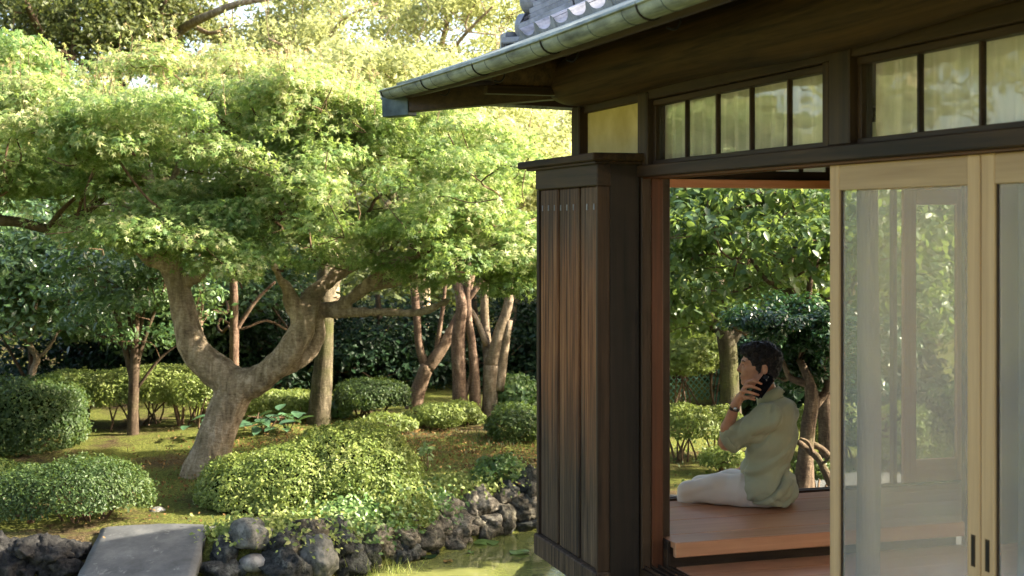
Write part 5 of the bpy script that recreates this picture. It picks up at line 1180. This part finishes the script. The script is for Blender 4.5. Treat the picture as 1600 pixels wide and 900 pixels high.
def shore(n_, xr, off, hs, sz, mats, place, grp, d0=None):
    global n
    for i in range(n_):
        px = xr[0]+(xr[1]-xr[0])*(i+rr.uniform(.1, .9))/n_
        py = float(np.interp(px, [0, 170, 330, 450, 520, 600, 680, 745, 800, 850, 900, 960], [895, 888, 896, 892, 876, 852, 836, 816, 803, 797, 793, 792]))+off*1.0+rr.uniform(-3, 3)
        if any(abs(px-a_) < 24 and abs(py-b_) < 34 for a_, b_ in ((393, 850), (393, 880), (490, 880), (352, 868))): continue
        gp = on_ground(px, py)
        q = rr.choice([.6, .75, .9, 1.05, 1.25, 1.5])*rr.uniform(.9, 1.1)*sz; pl = place(px) if callable(place) else place
        kind = rr.choice(['jagged', 'pitted', 'rounded', 'craggy']); w = 'large' if q > sz*1.08 else ('small' if q < sz*.85 else 'mid-sized')
        ORD = ['leftmost', 'second from the left', 'third from the left', 'fourth from the left', 'fifth from the left', 'sixth from the left', 'seventh from the left', 'eighth from the left', 'eighth from the right', 'seventh from the right', 'sixth from the right', 'fifth from the right', 'fourth from the right', 'third from the right', 'second from the right', 'rightmost']
        od = ORD[i] if i < (n_+1)//2 else ORD[16-(n_-i)]
        rock('%s %s rock, %s %s' % (w, kind, od, pl), gp+Vector((0, 0, hs+q*.15)), (q*rr.uniform(.9, 1.3), q, q*rr.uniform(.7, 1.05)), rr.choice(mats), 100+n, group=grp, sub=4, cuts=rr.randint(5, 9), rough=rr.uniform(.25, .42), pit=.22, rot=rr.uniform(0, 6)); n += 1
def pw(row):
    return row
R1 = 'lava rocks along the pond edge'
shore(15, (570, 850), 6, 0, .12, ['lava', 'lava', 'lavalight'], 'in the waterline row', R1)
shore(13, (580, 850), 17, -.03, .10, ['lava', 'darkrock', 'lavalight'], 'of the stones standing in the shallow water', R1)
shore(15, (560, 850), -10, 0, .12, ['lava', 'lavalight', 'lavalight'], 'in the second row up from the water', R1)
shore(8, (640, 800), -26, .0, .12, ['lava', 'lavalight'], 'in the row on top of the bank', R1)
shore(5, (790, 870), -30, .02, .12, ['lava', 'darkrock'], 'of the rocks piled beside the shutter box', R1)
shore(6, (-20, 125), 4, 0, .15, ['shaderock'], 'along the foot of the shaded heap, lower left', 'dark rocks at the lower left')
shore(6, (-10, 120), -20, .02, .14, ['shaderock'], 'halfway up the shaded heap, lower left', 'dark rocks at the lower left')
shore(7, (330, 580), 4, 0, .14, ['darkrock', 'darkrock', 'lava'], 'of the nearest rocks right of the slab', 'dark rocks right of the slab')
shore(7, (335, 570), -20, .02, .14, ['darkrock', 'lava'], 'of the middle row right of the slab', 'dark rocks right of the slab')
shore(5, (335, 560), -42, .02, .12, ['darkrock', 'lava'], 'of those half under the azalea mound', 'dark rocks right of the slab')
# stone slab bridge: gently arched, chamfered edge
def slab():
    a = P(160, 818, 10.0); b = P(327, 813.5, 9.95); side = (b-a).normalized(); w = (b-a).length
    dr = (P(612, -165, 1)-Vector((0, 0, EYE))).normalized(); fl = Vector((-dr.x, -dr.y, 0)).normalized(); sl = dr.z/math.hypot(dr.x, dr.y)
    L = 2.3; n = 44; mw = 16; V = []
    for i in range(n+1):
        t = L*i/n; z = -.012*abs(vnoise(np.array([[t*9, 0, 0]]), 8)[0])-sl*(t if t < .95 else .95+(1-math.exp(-(t-.95)*2.2))/2.2) - .02*max(0, (.04-t)/.04)**2
        for j in range(mw+1):
            u = w*(j/mw); e = min(u, w-u); zz = z-(.010*max(0, 1-e/.018)**2)+.003*vnoise(np.array([[u*3, t*3, 0]]), 5)[0]+.012*math.sin(math.pi*j/mw)
            u = u+(.012*vnoise(np.array([[t*7, j*3., 0]]), 31)[0] if j in (0, mw) else 0); V.append(a+side*u+fl*(t-.02*vnoise(np.array([[u*4, 0, 0]]), 2)[0])+Vector((0, 0, zz)))
    th = .085; K = (n+1)*(mw+1); V2 = [v-Vector((0, 0, th)) for v in V]
    idx = lambda i, j: i*(mw+1)+j; Fq = []
    for i in range(n):
        for j in range(mw): Fq += [[idx(i, j), idx(i, j+1), idx(i+1, j+1), idx(i+1, j)][::-1], [K+idx(i, j), K+idx(i, j+1), K+idx(i+1, j+1), K+idx(i+1, j)]]
        Fq += [[idx(i, 0), idx(i+1, 0), K+idx(i+1, 0), K+idx(i, 0)][::-1], [idx(i, mw), idx(i+1, mw), K+idx(i+1, mw), K+idx(i, mw)]]
    for j in range(mw): Fq += [[idx(0, j), idx(0, j+1), K+idx(0, j+1), K+idx(0, j)], [idx(n, j), idx(n, j+1), K+idx(n, j+1), K+idx(n, j)][::-1]]
    c = a+side*w/2+fl*1.0; me = mesh_np('stone_slab', [v-c for v in V+V2], [Fq]); link('stone_slab', me, M['slab'], None, c, label='broad grey stone slab bridge sloping down to the bottom of the frame', cat='slab')
slab()
rock('squared support stone under the right corner of the slab', P(334, 838, 10.05), (.07, .07, .08), 'grey', 40, name='support_stone', sub=3, cuts=6)
rock('support stone under the far end of the slab', P(235, 850, 10.1), (.36, .12, .14), 'darkrock', 41, name='support_stone', sub=4, cuts=6)
# water lily pads
def pad_mesh(r, cup=.0, seed=0):
    n = 22; a0 = .25; V = [(0, 0, 0)]; a = np.linspace(a0, 2*np.pi-a0, n)
    for ring in (.5, 1): V += [(r*ring*math.cos(t), r*ring*math.sin(t), cup*r*ring**2+.006*math.sin(3*t+seed)*ring) for t in a]
    Fc = [[0, 1+i, 2+i] for i in range(n-1)]; Fq = [[1+i, 1+n+i, 2+n+i, 2+i] for i in range(n-1)]
    me = mesh_np('lily_pad', V, [Fc, Fq], True, np.full(2*n-2, .55)); return me
for k, (px, py, r, cup, rx, mt_, lab) in enumerate(((640, 858, .10, .25, .7, 'L_azdark', 'dark round lily leaf standing up at the foot of the bank'), (668, 850, .09, .3, .9, 'L_camellia', 'bluish cupped lily leaf right of the dark upright leaf'), (664, 868, .09, .0, .05, 'L_dark', 'dark lily leaf flat below the upright leaves'), (612, 858, .07, 0, 0, 'L_ivy', 'yellowish lily pad close to the rocks'), (760, 847, .10, 0, 0, 'L_ivy', 'pale lily pad on the open water left of the shutter box'), (812, 862, .08, 0, 0, 'L_ivy', 'yellow-green lily pad beside the shutter box'), (735, 862, .03, 0, 0, 'L_ivy', 'tiny floating leaf near the lower water edge'), (700, 876, .035, 0, 0, 'L_litter2', 'small curled brown leaf floating on the pond'))):
    c = G(px, py, WZ+.012); me = pad_mesh(r, cup, k); link('lily_pad', me, M.get(mt_, M['L_ivy']), None, c+Vector((0, 0, .05*cup*3)), (rx, 0, k*1.3-.5 if rx < .5 else 2.6), label=lab, cat='lily pad', group='lily pads on the pond')
# lattice fence in the right garden
fo = P(1090, 615, 16.2); a = P(1036, 660, 16.0); b = P(1200, 660, 16.6); a.z = tz(a.x, a.y); b.z = tz(b.x, b.y); L = (b-a).length; dx = (b-a).normalized()
fe = empty('lattice_fence', a, label='green diamond lattice fence in the far garden left of the man', cat='fence')
ac = Acc(); hgt = .62
for s_ in (-1, 1):
    for i in range(int((L+hgt)/.075)):
        x0 = i*.075-hgt if s_ > 0 else i*.075; x1 = x0+hgt*s_ if s_ > 0 else x0-hgt
        p0 = np.array([x0, .0]); p1 = np.array([x1, hgt]); 
        for (pa, pb) in ((p0, p1),):
            d_ = pb-pa; t0 = 0; t1 = 1
            for lim, sg in ((0, 1), (L, -1)):
                va = (pa[0]-lim)*sg; vb_ = (pb[0]-lim)*sg
                if va < 0 and vb_ < 0: t0 = 2
                elif va < 0: t0 = max(t0, va/(va-vb_))
                elif vb_ < 0: t1 = min(t1, va/(va-vb_))
            if t1-t0 <= .02: continue
            A_ = pa+d_*t0; B_ = pa+d_*t1; off = Vector((-dx.y, dx.x, 0))*.004*s_
            ac.tube(np.array([dx*A_[0]+off+Vector((0, 0, A_[1]+.1)), dx*B_[0]+off+Vector((0, 0, B_[1]+.1))]), [.0065, .0065], 4)
m = MT('fence_green'); m.pbr((.16, .34, .24), .5, .4); M['fence'] = m.m
link('lattice', ac.mesh('lattice', False), M['fence'], fe, kind='stuff')
for t in (.02, .5, .98): beam_between('fence_post', a+dx*L*t-Vector((0, 0, .1)), a+dx*L*t+Vector((0, 0, .80)), .05, .05, M['fence'], fe, up=(0, 1, 0))
beam_between('top_rail', a+Vector((0, 0, .735)), a+dx*L+Vector((0, 0, .735)), .04, .03, M['fence'], fe)
# low dark railing at the far left, stepping stone and gravel on the veranda side
a = P(-40, 585, 18); b = P(75, 598, 18); fe = empty('low_fence', (a.x, a.y, tz(a.x, a.y)), label='low dark bamboo rail fence at the far left behind the hedge', cat='fence')
beam_between('rail', a, b, .05, .06, M['bark_dark'], fe)
for t in (.1, .5, .9):
    p_ = a.lerp(b, t); g_ = tz(p_.x, p_.y); beam_between('post', (p_.x, p_.y+.04, g_-.1), (p_.x, p_.y+.04, p_.z+.04), .05, .05, M['bark_dark'], fe, up=(0, 1, 0))
rock('flat dark stepping stone under the veranda edge where the man rests his feet', (3.35, 7.78, .06), (.42, .24, .11), 'slab', 55, name='stepping_stone', sub=4, cuts=4, rough=.08)
def f():
    m = MT('grey_gravel'); n = m.noise(m.geo(), 60, 4, .8); m.pbr(m.ramp(n, [(.35, (.06, .065, .065)), (.6, (.15, .155, .155))]), .9, .1, m.bump(n, .8, .02)); return m.m
M['gravel'] = f()
gx, gy = np.meshgrid(np.linspace(2.9, 7.0, 40), np.linspace(7.5, 10.9, 34), indexing='ij'); edge = gy > 10.55+.25*np.sin(gx*2.3)
gz_ = terr(gx, gy)+np.where(edge | (gx < 3.0), -.05, .03); I = np.arange(40*34).reshape(40, 34); Q = np.stack([I[:-1, :-1], I[1:, :-1], I[1:, 1:], I[:-1, 1:]], -1).reshape(-1, 4)
link('gravel_path', mesh_np('gravel_path', np.stack([gx, gy, gz_], -1).reshape(-1, 3), [Q], True), M['gravel'], kind='structure')
# ------------------------------------------------------------------ the man on the telephone
PO = Vector((3.726, 7.035, PZ)); FWD = Vector((-.70, .714, 0)); PRZ = math.atan2(.714, -.70)
man = empty('person', PO, PRZ, label='man in pale green shirt and off-white trousers seated on the veranda, phone at his ear', cat='person')
def lp(px, py, dep):
    """local point (forward, left, up) from a photograph pixel and depth offset"""
    u = (px-1208)*.00349; return np.array([-.882*u+.4705*dep, -.47*u-.882*dep, (790-py)*.00349])
YH = math.radians(27); hc = np.array([.088, .0, .762])
def hd(x, y, z): c, s_ = math.cos(YH), math.sin(YH); return hc+np.array([x*c-y*s_, x*s_+y*c, z])
RH = np.array([[math.cos(YH), -math.sin(YH), 0], [math.sin(YH), math.cos(YH), 0], [0, 0, 1]])
def skinmat():
    m = MT('skin'); n = m.noise(m.coord(), 30, 3); c = m.ramp(n, [(.3, (.42, .20, .12)), (.7, (.54, .28, .17))])
    m.pbr(c, .48, .4, m.bump(m.noise(m.coord(), 180, 2), .08, .002), **{'Subsurface Weight': .12, 'Subsurface Radius': (.6, .2, .1), 'Subsurface Scale': .02}); return m.m
M['skin'] = skinmat()
def clothmat(name, c, dark, w=.9):
    m = MT(name); n = m.noise(m.coord((1, 1, 1)), 9, 4); wv = m.noise(m.coord((260, 260, 40)), 1, 2)
    col = m.mix(m.math('MULTIPLY', n, .45), c, dark); m.pbr(col, w, .1, m.bump(m.math('ADD', wv, m.math('MULTIPLY', n, .6)), .25, .002), **{'Sheen Weight': .15}); return m.m
M['shirt'] = clothmat('sage_linen', (.36, .37, .25), (.28, .29, .19)); M['trouser'] = clothmat('offwhite_cotton', (.66, .61, .54), (.56, .52, .46))
m = MT('black_hair'); hn = m.noise(m.coord((40, 40, 90)), 2, 4, .7); m.pbr(m.ramp(hn, [(.35, (.004, .003, .003)), (.65, (.028, .020, .016))]), .5, .4, m.bump(hn, .9, .01)); M['hair'] = m.m
S_ = SDF((-.3, -.34, -.5), (.66, .36, .96), .0055)
# torso hidden under clothes, neck
S_.ell((0.01, 0, .10), (.10, .13, .085)); S_.ell((.02, 0, .27), (.085, .12, .14), .04); S_.ell((.01, 0, .42), (.095, .14, .15), .04)
S_.cone((-.005, 0, .52), (.05, .0, .66), .060, .052, .03)
S_.cone((-.01, -.13, .50), (-.01, .13, .50), .042, .042, .03)
# head
def he(c, r, k=.012, op='u', R=None): S_.ell(hd(*c), r, k, RH if R is None else RH@R, op)
def hcn(a, b, ra, rb, k=.01, op='u'): S_.cone(hd(*a), hd(*b), ra, rb, k, op)
he((-.018, 0, .035), (.098, .077, .088)); he((.035, 0, -.02), (.062, .060, .085), .03)
for s in (-1, 1):
    hcn((-.015, s*.052, -.055), (.060, s*.020, -.094), .020, .016, .025); he((.058, s*.036, -.018), (.022, .020, .018), .02)
    he((.083, s*.030, .012), (.013, .017, .011), .010, 'd'); hcn((.084, s*.014, .030), (.074, s*.046, .030), .006, .006, .012)
    he((.078, s*.030, .010), (.0125, .0125, .0115), .003)
hcn((.088, 0, .020), (.1085, 0, -.018), .007, .0105, .010); he((.104, 0, -.022), (.012, .015, .010), .008)
he((.088, 0, -.053), (.014, .021, .0065), .006); he((.086, 0, -.067), (.014, .018, .0068), .006); he((.092, 0, -.0595), (.010, .020, .0018), .002, 'd')
he((.076, 0, -.090), (.020, .020, .016), .016); he((.0, 0, -.062), (.05, .045, .03), .03)
for s in (-1, 1):
    he((-.022, s*.079, -.008), (.020, .0085, .032), .006); he((-.020, s*.088, -.004), (.010, .006, .018), .004, 'd'); he((-.016, s*.079, -.034), (.010, .007, .010), .006)
# left arm
Ls = np.array([-.005, .165, .505]); Le = lp(1133, 690, -.012); Lw = lp(1143, 630, -.085)
S_.cone(Ls, Le, .044, .039, .02); mid = Le*.6+Lw*.4+np.array([.012, .0, 0]); S_.cone(Le, mid, .041, .037, .02); S_.cone(mid, Lw, .037, .025, .015)
kn = [lp(1161, 592, -.125), lp(1157, 598, -.135), lp(1153, 605, -.138), lp(1151, 613, -.130)]
S_.cone(Lw, lp(1149, 617, -.100), .024, .026, .012)
for j, k in enumerate(kn):
    S_.cone(Lw+(k-Lw)*.25, k, .017, .0115, .010)
fm = [lp(1168, 588, -.150), lp(1165, 597, -.158), lp(1162, 606, -.158), lp(1158, 614, -.148)]
fe_ = [lp(1174, 590, -.158), lp(1172, 599, -.164), lp(1169, 608, -.162), lp(1165, 616, -.152)]
ft = [lp(1181, 593, -.156), lp(1179, 602, -.160), lp(1176, 610, -.158), lp(1171, 618, -.148)]
for k, a, b, c in zip(kn, fm, fe_, ft):
    S_.cone(k, a, .0105, .0092, .003); S_.cone(a, b, .0092, .0082, .002); S_.cone(b, c, .0080, .0068, .002)
S_.cone(lp(1148, 622, -.080), lp(1158, 618, -.060), .015, .0125, .008); S_.cone(lp(1158, 618, -.060), lp(1172, 616, -.070), .0115, .0095, .004); S_.cone(lp(1172, 616, -.070), lp(1181, 611, -.082), .0095, .0078, .003)
# right arm resting on the thigh
Rs = np.array([-.005, -.165, .505]); Re = np.array([.04, -.215, .25]); Rw = np.array([.17, -.20, .165])
S_.cone(Rs, Re, .050, .040, .03); S_.cone(Re, Rw, .040, .026, .015); S_.cone(Rw, Rw+np.array([.07, .02, -.015]), .026, .026, .012)
for j in range(4):
    a = Rw+np.array([.085, -.012+.02*j, -.018]); b = a+np.array([.035, .004*j, -.006]); c = b+np.array([.025, .0, -.018]); S_.cone(Rw+np.array([.03, .0, -.01]), a, .018, .0115, .008); S_.cone(a, b, .0105, .009, .003); S_.cone(b, c, .009, .0075, .002)
a = Rw+np.array([.045, .035, -.01]); S_.cone(Rw+np.array([.02, .015, 0]), a, .015, .012, .008); S_.cone(a, a+np.array([.04, .012, -.012]), .011, .008, .003)
# legs
for s in (-1, 1):
    S_.cone((.02, s*.085, .085), (.45, s*.098, .042), .066, .042, .02); S_.cone((.45, s*.098, .042), (.49, s*.10, -.32), .042, .032, .01)
    S_.cone((.50, s*.10, -.34), (.50, s*.10, -.40), .032, .032, .02); S_.cone((.49, s*.10, -.405), (.63, s*.115, -.425), .036, .026, .02)
body = link('body', S_.mesh('body'), M['skin'], man)
# hair
Hs = SDF((-.12, -.16, .62), (.30, .16, .96), .0045)
def hh(c, r, k=.01, op='u'): Hs.ell(hd(*c), r, k, RH, op)
hh((-.024, 0, .044), (.107, .088, .092)); hh((.030, 0, .098), (.068, .062, .030), .02); hh((-.05, 0, .0), (.068, .078, .075), .02); hh((.072, 0, .088), (.028, .045, .020), .012)
hh((-.045, 0, -.045), (.050, .058, .03), .02)
hh((.082, 0, -.022), (.064, .10, .082), .010, 'd')
for s in (-1, 1): hh((-.016, s*.094, -.022), (.034, .030, .044), .008, 'd'); hh((.006, s*.075, .0), (.010, .010, .030), .006)
hh((.0, 0, -.12), (.10, .10, .05), .01, 'd')
def hdp(V, N): return .006*vnoise(V*np.array([55, 55, 55]), 3)+.006*vnoise(V*np.array([110, 110, 80]), 4)+.002
link('hair', Hs.mesh('hair', hdp), M['hair'], man)
rg = rng(55); ac = Acc()                # short loose locks break the outline
hv = np.array([v.co[:] for v in Hs.mesh('h').vertices]); sel = hv[rg.choice(len(hv), 900)]
sel = sel[(sel[:, 2] > .735)]
for p_ in sel:
    d_ = p_-hd(-.02, 0, .03); d_ /= np.linalg.norm(d_); t_ = d_+rg.normal(size=3)*.7; t_ /= np.linalg.norm(t_); e_ = p_+d_*.004+t_*rg.uniform(.004, .010)
    ac.tube(np.array([p_-d_*.003, (p_+e_)/2+d_*.003, e_]), [.0022, .0019, .0006], 3)
link('hair_locks', ac.mesh('hair_locks'), M['hair'], man, kind='stuff')
# eyes, brows
m = MT('eye_dark'); m.pbr((.01, .008, .007), .15, .6); M['eye'] = m.m
for s in (-1, 1):
    ac = Acc(); ac.tube(np.array([hd(.0895, s*.024, .011), hd(.0885, s*.031, .0125), hd(.084, s*.038, .010)]), [.0020, .0036, .0016], 6); link('eye', ac.mesh('eye'), M['eye'], man)
    ac = Acc(); ac.tube(np.array([hd(.0915, s*.014, .029), hd(.089, s*.030, .035), hd(.080, s*.046, .030)]), [.0024, .0034, .0016], 5); link('eyebrow', ac.mesh('eyebrow'), M['hair'], man)
m = MT('lip'); m.pbr((.34, .12, .085), .45, .4); ac = Acc(); ac.tube(np.array([hd(.098, -.018, -.059), hd(.1015, 0, -.0575), hd(.098, .018, -.059)]), [.001, .0035, .001], 6); link('lips', ac.mesh('lips'), m.m, man)
# shirt
C_ = SDF((-.3, -.36, -.02), (.42, .42, .70), .006)
C_.ell((.022, 0, .085), (.156, .196, .130), .02); C_.ell((.040, 0, .22), (.128, .160, .14), .03); C_.ell((.014, 0, .38), (.128, .166, .18), .03)
C_.cone((-.02, -.135, .50), (-.02, .135, .50), .078, .078, .04); C_.cone((-.01, 0, .52), (.02, 0, .572), .10, .068, .03)
C_.cone((-.005, .15, .505), Ls+(Le-Ls)*.72, .076, .068, .025); C_.cone(Ls+(Le-Ls)*.55, Ls+(Le-Ls)*.84, .066, .070, .012)
C_.cone((-.005, -.15, .505), Rs+(Re-Rs)*.85, .074, .066, .025)
C_.ell((.235, 0, -.02), (.13, .4, .15), .03, None, 'd'); C_.ell((0, 0, -.045), (.5, .5, .06), .005, None, 'd')
# openings: neck, hem, sleeve ends
C_.cone((.03, 0, .60), (.075, 0, .74), .060, .075, .006, 'd'); C_.cone((.12, 0, .60), (.14, 0, .50), .03, .012, .006, 'd')
u_ = (Le-Ls)/np.linalg.norm(Le-Ls); a = Ls+(Le-Ls)*.955; C_.cone(a, a+u_*.1, .062, .08, .004, 'd')
u2 = (Re-Rs)/np.linalg.norm(Re-Rs); a = Rs+(Re-Rs)*.95; C_.cone(a, a+u2*.1, .06, .08, .004, 'd')
def folds(V, N):
    t = np.exp(-((V[:, 2]-.14)/.10)**2); back = V[:, 0] < .08
    hor = .020*vnoise(np.stack([V[:, 0]*4, V[:, 1]*4+V[:, 0]*3, V[:, 2]*24+V[:, 1]*8+V[:, 0]*10], -1), 5)
    dia = .013*vnoise(np.stack([V[:, 0]*6, V[:, 1]*13+V[:, 2]*9, V[:, 2]*5], -1), 6)
    arm = np.clip((V[:, 1]-.15)/.05, 0, 1)*.013*vnoise(V@np.array([[9, 18, 4], [4, 9, 22], [20, 4, 9]]), 7)
    hor = hor-.020*np.clip(1-np.abs(vnoise(np.stack([V[:, 0]*3, V[:, 1]*3+V[:, 2]*3, V[:, 2]*13+V[:, 1]*9+V[:, 0]*6], -1), 25))*4, 0, 1); dia = dia-.010*np.clip(1-np.abs(vnoise(np.stack([V[:, 0]*5+V[:, 2]*4, V[:, 1]*5, V[:, 2]*5-V[:, 0]*7], -1), 35))*6, 0, 1); return .004+hor*(t*.8+.30)+dia*(1-t*.5)+arm+.004*np.abs(vnoise(V*22, 9))*-1
sh = C_.mesh('shirt', folds); link('shirt', sh, M['shirt'], man)
# collar stand and fold
def ringband(name, c0, c1, r0, r1, th, mat, axis, n=30, gap=0.0, fwd_=None, **k):
    c0 = np.array(c0); c1 = np.array(c1); ax = (c1-c0)/np.linalg.norm(c1-c0); f_ = np.array(fwd_, float); f_ = f_-ax*f_.dot(ax); f_ /= np.linalg.norm(f_); s_ = np.cross(ax, f_)
    a = np.linspace(gap, 2*np.pi-gap, n); V = []
    for t in a:
        dr = f_*math.cos(t)+s_*math.sin(t)
        V += [c0+dr*r0, c1+dr*r1, c1+dr*(r1+th), c0+dr*(r0+th)]
    Fq = [[4*i+j, 4*i+4+j, 4*i+4+(j+1) % 4, 4*i+(j+1) % 4] for i in range(n-1) for j in range(4)]
    Fq += [[0, 1, 2, 3], [4*n-1, 4*n-2, 4*n-3, 4*n-4]]
    return link(name, mesh_np(name, V, [Fq], False), mat, man, **k)
ringband('collar', (.018, 0, .572), (.036, 0, .618), .072, .062, .006, M['shirt'], None, gap=.45, fwd_=(1, .1, 0))
ringband('collar_fold', (.008, 0, .584), (.032, 0, .620), .078, .0655, .004, M['shirt'], None, gap=.50, fwd_=(1, .1, 0))
ringband('sleeve_cuff', Ls+(Le-Ls)*.80, Ls+(Le-Ls)*.95, .066, .069, .005, M['shirt'], None, gap=0, fwd_=(0, 0, 1))
# trousers
T_ = SDF((-.25, -.26, -.48), (.66, .26, .28), .007)
T_.ell((.018, 0, .085), (.108, .145, .085), .02)
for s in (-1, 1):
    T_.cone((.03, s*.080, .078), (.15, s*.09, .082), .074, .086, .03); T_.cone((.15, s*.09, .082), (.28, s*.095, .080), .086, .082, .03); T_.cone((.28, s*.095, .080), (.455, s*.098, .050), .082, .060, .03); T_.cone((.46, s*.098, .045), (.49, s*.10, -.33), .060, .056, .03)
T_.cone((.0, 0, .2), (.03, 0, .40), .10, .12, .01, 'd')
def tf_(V, N):
    f_ = .007*vnoise(np.stack([V[:, 0]*5+V[:, 2]*4, V[:, 1]*20, V[:, 2]*26+V[:, 0]*9], -1), 15)+.006*vnoise(V*np.array([34, 8, 12]), 16)*np.exp(-((V[:, 0]-.10)/.09)**2)
    seat = np.clip((V[:, 2]-.0)/.02, 0, 1); return f_*seat
tm = T_.mesh('trousers', tf_)
co = np.array([v.co[:] for v in tm.vertices]); on = (co[:, 0] < .36); co[on, 2] = np.maximum(co[on, 2], .004)   # the cloth rests on the boards
tm.vertices.foreach_set('co', co.astype(np.float32).ravel()); link('trousers', tm, M['trouser'], man)
# watch
ax = (Lw-Le)/np.linalg.norm(Lw-Le); wc = Lw-ax*.012
m = MT('watch_strap'); m.pbr((.03, .018, .012), .5, .4); ringband('watch', wc-ax*.008, wc+ax*.008, .0265, .0260, .003, m.m, None, n=24, fwd_=(0, 0, 1))
view = np.array([-.4705, .882, 0]); m = MT('watch_face'); m.pbr((.6, .6, .58), .2, .6, Metallic=.8)
wf = wc+view*.030; ac = Acc(); ac.tube(np.array([wf-view*.004, wf+view*.003]), [.013, .012], 12); link('watch_face', ac.mesh('watch_face'), m.m, man)
# shoes
m = MT('dark_shoe'); m.pbr((.03, .025, .02), .5, .4)
for s in (-1, 1):
    K_ = SDF((.42, s*.10-.06, -.49), (.72, s*.10+.07, -.33), .007); K_.cone((.49, s*.10, -.42), (.64, s*.116, -.435), .042, .034, .02); K_.cone((.49, s*.10, -.40), (.49, s*.10, -.36), .036, .040, .02)
    link('shoe', K_.mesh('shoe'), m.m, man)
# the phone is a thing of its own, held at the ear
bm = bmesh.new(); bmesh.ops.create_cube(bm, size=1)
for v in bm.verts: v.co = Vector((v.co.x*.072, v.co.y*.0085, v.co.z*.148))
ev = [e for e in bm.edges if abs((e.verts[0].co-e.verts[1].co).normalized().y) > .9]; bmesh.ops.bevel(bm, geom=ev, offset=.010, segments=4, affect='EDGES'); bmesh.ops.bevel(bm, geom=[e for e in bm.edges if e.calc_face_angle(0) > .6], offset=.0015, segments=2, affect='EDGES')
me = bpy.data.meshes.new('phone'); bm.to_mesh(me); bm.free()
R0 = Matrix.Rotation(PRZ, 4, 'Z'); top = Vector(lp(1197, 582, -.105)); bot = Vector(lp(1171, 613, -.150)); zz = (top-bot).normalized(); out = Vector((-.4705+.55, .882, .10)); yy = (out-zz*out.dot(zz)).normalized(); xx = yy.cross(zz)
Rm = R0 @ Matrix((xx, yy, zz)).transposed().to_4x4()
m = MT('black_phone'); m.pbr((.008, .008, .010), .18, .5)
ph = empty('phone', PO + R0.to_3x3() @ ((top+bot)/2), label='black mobile phone held to the ear of the man', cat='phone'); ph.rotation_euler = Rm.to_euler()
link('phone_body', me, m.m, ph)
lm = MT('lens_glass'); lm.pbr((.03, .03, .035), .05, .8); bm = bmesh.new(); bmesh.ops.create_cube(bm, size=1)
for v in bm.verts: v.co = Vector((v.co.x*.026+.014, v.co.y*.002+.0050, v.co.z*.026+.052))
bmesh.ops.bevel(bm, geom=bm.edges[:], offset=.0009, segments=1, affect='EDGES'); me = bpy.data.meshes.new('camera_block'); bm.to_mesh(me); bm.free(); link('camera_block', me, lm.m, ph)
